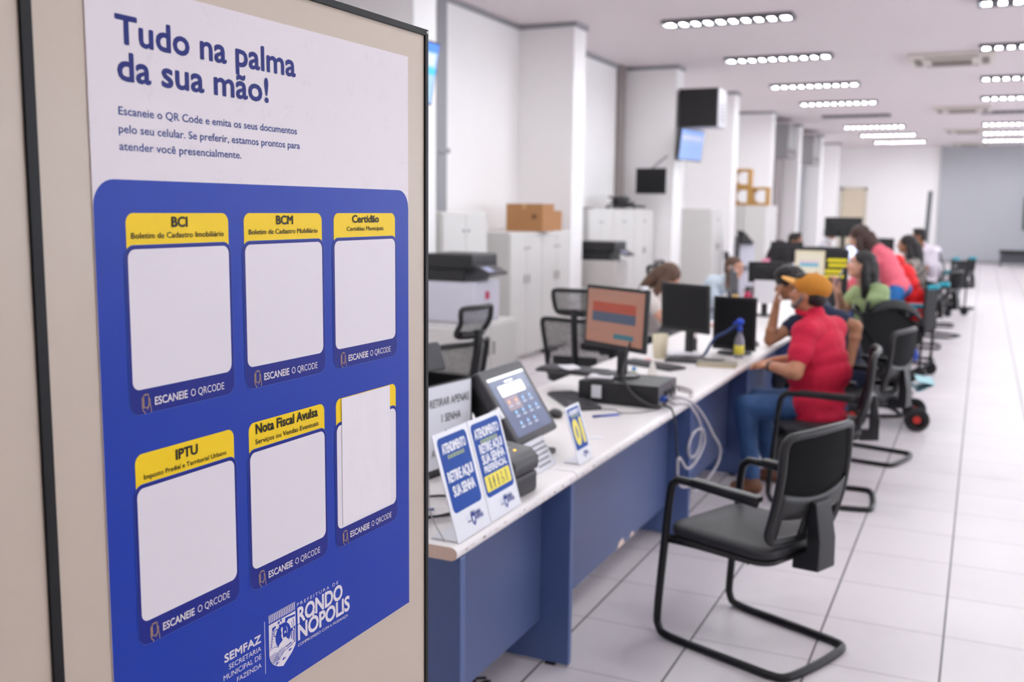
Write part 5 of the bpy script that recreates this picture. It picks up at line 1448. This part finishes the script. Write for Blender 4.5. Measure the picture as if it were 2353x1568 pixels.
def hand(g, W, S, curl=.5, sc=1.0, palm=None):
    w_ = W['wr' + S]; d = W['hd' + S]; pn = Vector(palm) if palm else Vector((0, 0, -1))
    pn = (pn - d * pn.dot(d)); pn = pn.normalized() if pn.length > .01 else d.orthogonal().normalized()
    q = d.cross(pn) * (1 if S == 'R' else -1)          # towards the little finger
    q = -q
    M = Matrix((q, d, pn)).transposed()
    g.ell(w_ + d * .050 * sc, (.041 * sc, .052 * sc, .018 * sc), M, 14, 8)
    g.cap(w_ - d * .01, w_ + d * .03, .026 * sc, .026 * sc)
    for i, L in enumerate((.072, .080, .074, .058)):
        off = (-.030 + .020 * i) * sc
        p = w_ + d * .085 * sc + q * -off
        a1 = curl * .6; a2 = curl * 1.5
        d1 = (d * math.cos(a1) + pn * math.sin(a1)); d2 = (d * math.cos(a2) + pn * math.sin(a2))
        m_ = p + d1 * L * .5 * sc; e_ = m_ + d2 * L * .5 * sc
        g.cap(p - d * .02, m_, .0092 * sc, .0088 * sc, 8); g.cap(m_, e_, .0088 * sc, .0075 * sc, 8)
    b = w_ + d * .02 * sc + q * .030 * sc
    m_ = b + (d * .6 + q * .7 + pn * .25).normalized() * .038 * sc
    g.cap(b, m_, .013 * sc, .0105 * sc, 8); g.cap(m_, m_ + (d * .9 + pn * .4 + q * .1).normalized() * .030 * sc, .0105 * sc, .008 * sc, 8)
def leg(g, W, S, e=0, r=1.0, to=1.0):
    g.cap(W['hip' + S], W['kn' + S], .082 * r + e, .055 * r + e); g.cap(W['kn' + S], W['kn' + S].lerp(W['an' + S], to), .055 * r + e, (.055 + (.036 - .055) * to) * r + e)
    g.ell(W['kn' + S].lerp(W['an' + S], .28) , .052 * r + e)
def headgeo(g, W, s=1.0):
    M = basis(W['up'], W['face']); c = W['head']
    def q(x, y, z): return c + M @ (Vector((x, y, z)) * s)
    def E(p, r, **k): g.ell(q(*p), tuple(v * s for v in r), M, **k)
    E((0, -.012, .022), (.074, .094, .090)); E((0, .018, -.025), (.062, .074, .085)); E((0, .050, -.082), (.032, .032, .026)); E((0, .03, -.06), (.052, .055, .04))
    E((0, .068, .035), (.052, .022, .030)); E((0, -.04, -.05), (.05, .05, .05))
    g.cap(q(0, .084, .012), q(0, .104, -.020), .008 * s, .013 * s, 10)
    for sx in (-1, 1):
        E((sx * .012, .094, -.026), (.009, .010, .008)); E((sx * .038, .066, -.022), (.022, .022, .020))
        E((sx * .074, -.004, -.004), (.009, .020, .031), nu=12, nv=8)
    g.cap(W['neck'] - Vector((0, 0, .03)), q(0, -.018, -.055), .056 * s, .050 * s)
    return q, M
def face_parts(root, W, q, M, s, hairm, lip=(170, 92, 84), glasses=False):
    for sx in (-1, 1):
        g = G(); g.mi = 0; g.ell(q(sx * .030, .0685, .010), .0115 * s, nu=14, nv=10); g.mi = 1; g.ell(q(sx * .030, .0775, .010), (.0052 * s, .0035 * s, .0052 * s), M, 10, 6)
        g.build('eye', [mat('eye_white', (226, 220, 216), .25, var=0), mat('eye_dark', (34, 24, 20), .2, var=0)], root, smooth=True)
        g = G(); g.tube([q(sx * .014, .088, .030), q(sx * .030, .087, .035), q(sx * .047, .075, .031)], [.0035 * s, .0045 * s, .0025 * s], 6); g.build('eyebrow', hairm, root, smooth=True)
    g = G(); g.tube([q(-.024, .082, -.052), q(-.010, .093, -.049), q(0, .094, -.051), q(.010, .093, -.049), q(.024, .082, -.052)], [.002 * s, .0055 * s, .006 * s, .0055 * s, .002 * s], 8); g.build('lips', mat('lips_%d' % lip[0], lip, .4, var=0), root, smooth=True)
    if glasses:
        g = G()
        for sx in (-1, 1):
            g.tube([q(sx * .032 + .023 * math.cos(t), .100, .008 + .018 * math.sin(t)) for t in [k * PI / 8 for k in range(16)]], .0016, 6, closed=True)
            g.tube([q(sx * .055, .098, .012), q(sx * .078, .02, .010), q(sx * .078, -.02, .0)], .0016, 6)
        g.tube([q(-.010, .101, .010), q(.010, .101, .010)], .0016, 6)
        g.build('glasses', M_bp, root, smooth=True)
def hairmesh(root, W, q, M, s, m, parts, vox=.008, disp=.012, name='hair'):
    g = G()
    for kind, *a in parts:
        if kind == 'e': g.ell(q(*a[0]), tuple(v * s for v in a[1]), M)
        else:
            P_ = crv([q(*p) for p in a[0]], 4); R_ = a[1]
            if isinstance(R_, (list, tuple)):
                n_ = len(P_) - 1; k_ = len(R_) - 1
                R_ = [(R_[min(int(i * k_ / n_), k_ - 1)] * (1 - (i * k_ / n_ - min(int(i * k_ / n_), k_ - 1))) + R_[min(int(i * k_ / n_), k_ - 1) + 1] * (i * k_ / n_ - min(int(i * k_ / n_), k_ - 1))) * s for i in range(n_ + 1)]
            else: R_ = R_ * s
            g.tube(P_, R_, 10)
    o = g.build(name, m, root, smooth=True); remesh(o, vox, 2, disp, .03)
    return o
def localise(root):
    """move child geometry from world to the root's own frame"""
    inv = Matrix.Translation(-Vector(root.location))
    for o in [x for x in COL.objects if x.parent == root]: o.data.transform(inv)
def person(label, W, skin, shirt, shirt_m, pants_m, sleeves='short', hair=(), hair_m=None, s=1.0, build=1.0, belly=0.0, shoes=None, lip=(170, 92, 84), glasses=False, vox=.009, legs=True, curlR=.5, curlL=.5, palmR=None, palmL=None, skirt=False, neckline=0.0, cuff=.97, armr=1.0, shirt_name='shirt', hem=0.0):
    root = thing('person', label, 'person', (W['pelvis'].x, W['pelvis'].y, 0))
    g = G(); torso(g, W, -.004, build, belly)
    for S in 'RL': arm(g, W, S, 0, armr)
    hand(g, W, 'R', curlR, 1.0, palmR); hand(g, W, 'L', curlL, 1.0, palmL)
    for S in 'RL': leg(g, W, S, 0)
    q, M = headgeo(g, W, s)
    o = g.build('body', skin, root, smooth=True); remesh(o, min(vox, .0075), 2)
    face_parts(root, W, q, M, s, hair_m, lip, glasses)
    g = G(); torso(g, W, .014, build, belly)
    if hem:
        d = (W['pelvis'] - W['waist']).normalized(); g.cap(W['pelvis'], W['pelvis'] + d * hem, .155 * build, .16 * build)
    if neckline == 0: g.cap(W['neck'] - (W['neck'] - W['chest']) * .2, W['neck'] + (W['head'] - W['neck']) * .18, .072, .064)
    for S in 'RL':
        if sleeves == 'short': arm(g, W, S, .016, armr, to=.62, fore=False); g.ell(W['sh' + S].lerp(W['el' + S], .5), .060 * armr + .008)
        elif sleeves == 'puff': g.ell(W['sh' + S].lerp(W['el' + S], .22), .092); g.ell(W['sh' + S].lerp(W['el' + S], .45), .086)
        elif sleeves == 'long': arm(g, W, S, .013, armr, to=.92)
    o = g.build(shirt_name, shirt_m, root, smooth=True); remesh(o, vox, 4, .010, .12)
    if legs:
        g = G(); g.ell(W['pelvis'] - Vector((0, 0, .02)), (.158 * build, .132 * build, .105), None)
        for S in 'RL': leg(g, W, S, .014, 1.0, .97)
        o = g.build('skirt' if skirt else 'trousers', pants_m, root, smooth=True); remesh(o, vox, 2, .016, .07)
        for S in 'RL':
            g = G(); a, t = W['an' + S], W['to' + S]; d = (t - a); d.z = 0; d.normalize()
            hl = a + Vector((0, 0, -.05)) - d * .03
            g.cap(Vector((hl.x, hl.y, .042)), Vector((t.x, t.y, .036)), .040, .034); g.cap(a + Vector((0, 0, .02)), Vector((a.x, a.y, .05)), .046, .044)
            g.cap(Vector((hl.x, hl.y, .02)) , Vector((t.x, t.y, .016)), .02, .018)
            o = g.build('shoe', shoes or M_bp, root, smooth=True); remesh(o, .008, 2)
    if hair: hairmesh(root, W, q, M, s, hair_m, hair)
    return root, q, M

skA = mat('skin_tan', (190, 130, 98), .5, var=.04, scale=12, sub=.06)
skB = mat('skin_brown', (160, 108, 78), .5, var=.04, scale=12, sub=.06)
skC = mat('skin_light', (214, 160, 136), .5, var=.04, scale=12, sub=.06)
hDark = mat('hair_black', (24, 19, 19), .55, var=.2, scale=60)
hBrown = mat('hair_brown', (92, 66, 50), .55, var=.25, scale=60)
hDBrown = mat('hair_dark_brown', (62, 40, 32), .55, var=.25, scale=60)
hRed = mat('hair_dark_red', (56, 22, 24), .55, var=.25, scale=60)
hGrey = mat('beard_grey', (112, 106, 106), .7, var=.3, scale=80)
jeans = mat('blue_jeans', (50, 82, 128), .8, var=.22, scale=7, bump=.15)
dkpants = mat('dark_trousers', (32, 32, 42), .8, var=.1)
red_m = mat('red_polo_cotton', (202, 16, 58), .8, var=.06, scale=6, bump=.1)
SHORT = [('e', (0, -.018, .040), (.082, .100, .086)), ('e', (0, -.05, .0), (.078, .068, .075)), ('e', (0, .035, .095), (.060, .055, .030))]

# man in the red polo and mustard cap
W = pose('sit', (-.84, 6.14), math.radians(68), 1.0,
         waist=(-.835, 6.16, .74), chest=(-.855, 6.19, .90), neck=(-.885, 6.215, 1.075), head=(-.930, 6.215, 1.205), shL=(-.905, 6.025, .995), shR=(-.79, 6.345, .99),
         elL=(-.93, 5.90, .775), wrL=(-1.10, 6.06, .775), elR=(-.93, 6.44, .79), wrR=(-1.13, 6.32, .77), knL=(-1.235, 6.01, .53), anL=(-1.175, 6.0, .10), toL=(-1.27, 5.985, .035),
         knR=(-1.22, 6.30, .53), anR=(-1.12, 6.33, .10), toR=(-1.22, 6.35, .035), face=(-1, .10, .10), up=(.16, 0, 1))
cp_, q, M = person('man in a red polo shirt, mustard cap and jeans sitting at the counter', W, skA, 'short', red_m, jeans, hair=SHORT, hair_m=hDark, build=1.17, belly=.05, shoes=mat('brown_leather', (120, 78, 52), .6), vox=.008, armr=1.12, hem=.06)
g = G()   # cap: crown of panels, band, brim
g.ell(q(0, -.022, .052), (.093, .112, .082), M, 28, 16)
o = g.build('cap_crown', mat('mustard_cotton', (196, 128, 40), .85, var=.08, scale=40, bump=.2), cp_, smooth=True)
g = G(); vs = []
for i in range(13):
    a = math.radians(-68 + 136 * i / 12)
    for k in range(4):
        r = .088 + .026 * k
        vs.append(q(math.sin(a) * r * .80, .0 + math.cos(a) * (.085 + .029 * k), .048 + .010 * k - .03 * (math.sin(a) ** 2) * .6))
g.add(vs, [(i * 4 + k, (i + 1) * 4 + k, (i + 1) * 4 + k + 1, i * 4 + k + 1) for i in range(12) for k in range(3)])
o = g.build('cap_brim', mat('mustard_brim', (224, 160, 72), .8), cp_, smooth=True); o.modifiers.new('solid', 'SOLIDIFY').thickness = .006
g = G(); g.ell(q(0, -.022, .136), .008); g.build('cap_button', mat('mustard_cotton', (196, 128, 40)), cp_, smooth=True)
g = G(); g.ell(q(.0, .082, .070), (.022, .010, .014), M); g.build('cap_badge', mat('cap_green', (120, 150, 100), .6, var=0), cp_, smooth=True)
hairmesh(cp_, W, q, M, 1.0, hGrey, [('e', (0, .052, -.080), (.042, .036, .026)), ('t', [(-.07, .0, .0), (-.066, .03, -.05), (-.045, .055, -.085)], .012), ('t', [(.07, .0, .0), (.066, .03, -.05), (.045, .055, -.085)], .012), ('t', [(-.025, .092, -.040), (0, .100, -.038), (.025, .092, -.040)], .006)], .006, .003, 'beard')
g = G(); wv = W['wrL']; dd = (W['wrL'] - W['elL']).normalized(); g.cyl(wv - dd * .012, wv + dd * .012, .033, n=20); g.build('wristwatch', M_bp, cp_, bevel=.003)
g = G(); g.tube([q(.056 * math.cos(t) , -.018 + .060 * math.sin(t), -.110) for t in [k * PI / 8 for k in range(16)]], .016, 8, closed=True); g.build('shirt_collar', red_m, cp_, smooth=True)
localise(cp_)

# man in dark blue with his hand over his face
W = pose('sit', (-.80, 7.36), math.radians(88), 1.0, waist=(-.85, 7.36, .74), chest=(-.95, 7.36, .89), neck=(-1.11, 7.35, 1.03), head=(-1.225, 7.33, 1.185), shL=(-.985, 7.16, 1.01), shR=(-1.03, 7.53, 1.00),
         elL=(-.735, 7.10, .93), wrL=(-.76, 7.08, .68), hdL=(-.45, .15, -1), elR=(-1.33, 7.22, .785), wrR=(-1.30, 7.24, 1.02), hdR=(.06, .12, 1), face=(-.93, -.25, -.30), up=(-.25, -.05, 1))
da_, q, M = person('dark haired man in dark blue leaning on the desk with a hand over his face', W, skB, 'short', mat('navy_cotton', (26, 34, 62), .85, bump=.1), dkpants, hair=[('e', (0, -.010, .048), (.090, .108, .086)), ('e', (0, -.05, .0), (.082, .070, .08)), ('e', (0, .055, .085), (.070, .045, .040)), ('e', (-.04, .02, .10), (.05, .06, .04)), ('e', (.04, .0, .10), (.05, .06, .04))], hair_m=hDark, build=1.02, armr=1.05, curlR=.25, palmR=(.5, .2, .1))
localise(da_)

# woman in the green blouse
W = pose('sit', (-.80, 8.95), math.radians(112), 1.04, head=(-.90, 8.74, 1.265), neck=(-.865, 8.80, 1.12), elR=(-1.05, 8.95, .86), wrR=(-1.06, 8.64, 1.06), hdR=(-.1, -.15, 1), wrL=(-.95, 8.50, .80), face=(-.95, -.30, .16), up=(.12, 0, 1),
         shL=(-.725, 8.68, 1.05), shR=(-.90, 9.06, 1.03), chest=(-.83, 8.86, .93))
green_m = mat('green_blouse', (160, 180, 128), .85, var=.10, scale=40, bump=.2)
gw_, q, M = person('woman with long black hair in a light green puff sleeved blouse', W, skC, 'puff', green_m, dkpants, sleeves='puff', neckline=1, hair=[('e', (0, -.025, .040), (.084, .100, .086)), ('e', (0, -.06, -.02), (.080, .066, .09)), ('t', [(.065, -.02, .03), (.082, -.03, -.06), (.075, -.05, -.16), (.06, -.07, -.26)], [.03, .036, .04, .03]), ('t', [(-.065, -.02, .03), (-.082, -.03, -.06), (-.075, -.05, -.16), (-.06, -.07, -.26)], [.03, .036, .04, .03]), ('t', [(0, -.09, .03), (0, -.105, -.08), (0, -.11, -.20), (0, -.11, -.29)], [.05, .06, .06, .04])], hair_m=hDark, curlR=1.0, build=1.0, glasses=False, shirt_name='blouse')
g = G(); g.tube([q(-.076, .0, -.045), q(-.080, .0, -.06)], .006, 8); g.build('earring', mat('gold_metal', (230, 190, 110), .25, .9, var=0), gw_, smooth=True)
localise(gw_)
o = thing('smartphone', 'phone held up to the mouth by the woman in the green blouse', 'phone', (-1.075, 8.60, 1.10), rot=(math.radians(25), 0, math.radians(100)))
g = G(); g.box(-.036, .036, -.005, .004, 0, .145); g.build('phone_body', M_bp, o, bevel=.003)
g = G(); g.box(-.033, .033, .004, .0045, .004, .141); g.build('phone_screen', mat('phone_blue', (90, 110, 190), .2, var=0, emit=.3), o)
g = G(); g.cyl((.02, -.005, .12), (.02, -.008, .12), .009, n=12); g.build('camera_flash', mat('flash_lit', (255, 236, 200), .3, var=0, emit=14), o)

# woman in pink bending over the desk
W = pose('stand', (-.84, 11.15), math.radians(80), 1.0, pelvis=(-.78, 11.15, .93), waist=(-.84, 11.13, 1.06), chest=(-.92, 11.1, 1.20), neck=(-1.06, 11.05, 1.33), head=(-1.16, 11.02, 1.435), shL=(-.95, 10.93, 1.30), shR=(-1.0, 11.28, 1.30),
         elL=(-1.10, 10.92, 1.04), wrL=(-1.33, 10.98, .84), elR=(-1.15, 11.32, 1.04), wrR=(-1.35, 11.25, .84), face=(-.95, .25, -.25), up=(-.3, 0, 1), hipL=(-.78, 11.05, .90), hipR=(-.78, 11.25, .90), anL=(-.86, 11.05, .09), anR=(-.82, 11.28, .09), knL=(-.84, 11.05, .5), knR=(-.82, 11.27, .5))
pk_, q, M = person('woman with long brown hair in a coral pink top bending over the desk', W, skC, 'long', mat('coral_pink_knit', (240, 112, 128), .85, bump=.15), mat('bright_jeans', (44, 112, 180), .8, var=.1), sleeves='long', hair=[('e', (0, -.02, .042), (.090, .104, .090)), ('e', (0, -.06, -.03), (.092, .074, .10)), ('t', [(0, -.085, .02), (0, -.10, -.10), (.0, -.10, -.22), (.02, -.09, -.30)], [.07, .085, .08, .05]), ('t', [(.07, -.02, 0), (.088, -.01, -.10), (.08, -.01, -.22)], [.03, .04, .03]), ('t', [(-.07, -.02, 0), (-.088, -.01, -.10), (-.08, -.01, -.22)], [.03, .04, .03])], hair_m=hDBrown, shirt_name='top')
localise(pk_)
# person in a red jacket, mostly hidden behind the woman in pink
W = pose('sit', (-.68, 12.40), math.radians(86), 1.05, chest=(-.80, 12.36, .98), neck=(-1.02, 12.32, 1.13), head=(-1.13, 12.30, 1.24), shL=(-.86, 12.16, 1.14), shR=(-.88, 12.55, 1.14), face=(-1, 0, -.3), up=(-.3, 0, 1))
rj_, q, M = person('person in a bright red jacket sitting behind the woman in pink, head hidden', W, skB, 'long', mat('red_jacket_cloth', (226, 16, 24), .7, bump=.1), dkpants, sleeves='long', hair=SHORT, hair_m=hDark, build=1.05, shirt_name='jacket', hem=.06)
localise(rj_)

# woman with long black curls and a patterned dress
W = pose('sit', (-.72, 13.78), math.radians(85), 1.06, head=(-.88, 13.74, 1.295), neck=(-.84, 13.75, 1.15), face=(-1, -.1, -.05))
pat = mat('black_white_print', (96, 88, 86), .85, var=0)
nt = pat.node_tree; N_ = nt.nodes
vn = N_.new('ShaderNodeTexNoise'); vn.inputs['Scale'].default_value = 38; tcn = N_.new('ShaderNodeTexCoord'); nt.links.new(tcn.outputs['Object'], vn.inputs['Vector'])
rp = N_.new('ShaderNodeValToRGB'); rp.color_ramp.elements[0].position = .49; rp.color_ramp.elements[0].color = lin((30, 28, 30)); rp.color_ramp.elements[1].position = .55; rp.color_ramp.elements[1].color = lin((190, 180, 170))
nt.links.new(vn.outputs['Fac'], rp.inputs[0]); nt.links.new(rp.outputs[0], N_['Principled BSDF'].inputs['Base Color'])
cu_, q, M = person('woman with long curly black hair in a black and white patterned dress', W, skB, 'short', pat, pat, sleeves='short', hair=[('e', (0, -.03, .035), (.094, .108, .094)), ('t', [(0, -.10, .02), (0, -.13, -.12), (.0, -.14, -.26), (.02, -.13, -.38)], [.07, .09, .085, .05]), ('t', [(.08, -.03, 0), (.10, -.05, -.12), (.09, -.07, -.26)], [.03, .045, .03]), ('t', [(-.08, -.03, 0), (-.10, -.05, -.12), (-.09, -.07, -.26)], [.03, .045, .03])], hair_m=hDark, shirt_name='dress_top', skirt=True)
localise(cu_)
# man in a white shirt with a cross-body strap
W = pose('sit', (-.62, 16.5), math.radians(84), 1.12, head=(-.87, 16.2, 1.345), neck=(-.81, 16.3, 1.205), chest=(-.72, 16.4, 1.0), face=(-1, -.15, -.1))
wh_, q, M = person('man with short black hair in a white shirt with a dark cross-body strap', W, skB, 'short', mat('white_cotton', (226, 216, 226), .85, bump=.1), dkpants, hair=SHORT, hair_m=hDark)
a, b = W['shR'], W['pelvis']; sdv = W['side']; fv = W['face']
g = G(); g.tube(crv([W['shR'] + Vector((0, 0, .07)), W['chest'] - fv * .155 + Vector((0, 0, .06)), W['waist'] - fv * .15 - sdv * .10, W['pelvis'] - sdv * .20], 5), .013, 6); g.build('bag_strap', M_dp, wh_, smooth=True)
localise(wh_)

# clerks behind the counter (they face the customers, +x)
LONG = lambda a=.30: [('e', (0, -.02, .040), (.086, .102, .086)), ('e', (0, -.06, -.02), (.082, .066, .09)), ('t', [(.068, -.01, .03), (.086, -.01, -.08), (.085, .0, -.18), (.08, .02, -a)], [.026, .034, .036, .02]), ('t', [(-.068, -.01, .03), (-.086, -.01, -.08), (-.085, .0, -.18), (-.08, .02, -a)], [.026, .034, .036, .02]), ('t', [(0, -.09, .02), (0, -.10, -.10), (0, -.10, -.22)], [.05, .06, .05])]
W = pose('sit', (-2.62, 8.35), math.radians(-70), 1.0, head=(-2.385, 8.27, 1.13), neck=(-2.46, 8.28, 1.02), chest=(-2.56, 8.31, .88), shR=(-2.55, 8.10, .955), shL=(-2.44, 8.47, .955), elR=(-2.34, 8.02, .80), wrR=(-2.08, 8.10, .785), face=(.75, .15, -.62), up=(.62, 0, .78))
c1, q, M = person('clerk with long light brown hair looking down behind the black monitor', W, skC, 'none', mat('pale_grey_blouse', (212, 202, 196), .85), dkpants, sleeves='puff', hair=LONG(.28), hair_m=hBrown, neckline=1, shirt_name='blouse')
localise(c1)
W = pose('sit', (-2.62, 10.65), math.radians(-80), .94, head=(-2.32, 10.48, 1.105), neck=(-2.38, 10.5, .985), face=(.82, -.45, -.25), up=(.1, 0, 1))
c2, q, M = person('clerk with tied brown hair, glasses and a pale blue and white blouse', W, skC, 'long', mat('pale_blue_blouse', (206, 218, 228), .8, var=.12, scale=14), dkpants, sleeves='long', hair=[('e', (0, -.022, .040), (.080, .098, .084)), ('e', (0, -.07, .0), (.05, .05, .05)), ('t', [(.06, -.03, -.02), (.07, -.02, -.10), (.07, .0, -.24)], [.02, .022, .014])], hair_m=hBrown, glasses=True, shirt_name='blouse')
localise(c2)
W = pose('sit', (-2.62, 13.55), math.radians(-80), 1.0, head=(-2.40, 13.5, 1.20), neck=(-2.44, 13.5, 1.07), face=(.85, -.3, -.45), up=(.3, 0, 1))
c3, q, M = person('clerk with dark red hair and a pink top, head bowed', W, skC, 'long', mat('pink_blouse', (232, 140, 170), .85), dkpants, sleeves='long', hair=LONG(.16), hair_m=hRed, shirt_name='top')
localise(c3)
W = pose('sit', (-2.62, 14.9), math.radians(-85), 1.04, head=(-2.42, 14.8, 1.275), neck=(-2.45, 14.8, 1.13), face=(.95, -.25, -.1))
c4, q, M = person('clerk with short black hair behind the woman with dark red hair', W, skB, 'short', mat('grey_shirt', (120, 118, 124), .85), dkpants, hair=SHORT, hair_m=hDark)
localise(c4)
W = pose('sit', (-2.55, 18.2), math.radians(-85), 1.08, head=(-2.38, 18.1, 1.33), neck=(-2.42, 18.1, 1.18), face=(.95, -.25, -.1))
c5, q, M = person('farthest clerk, dark haired, half hidden by the raised black monitor', W, skB, 'short', mat('light_shirt', (200, 200, 206), .85), dkpants, hair=SHORT, hair_m=hDBrown)
localise(c5)
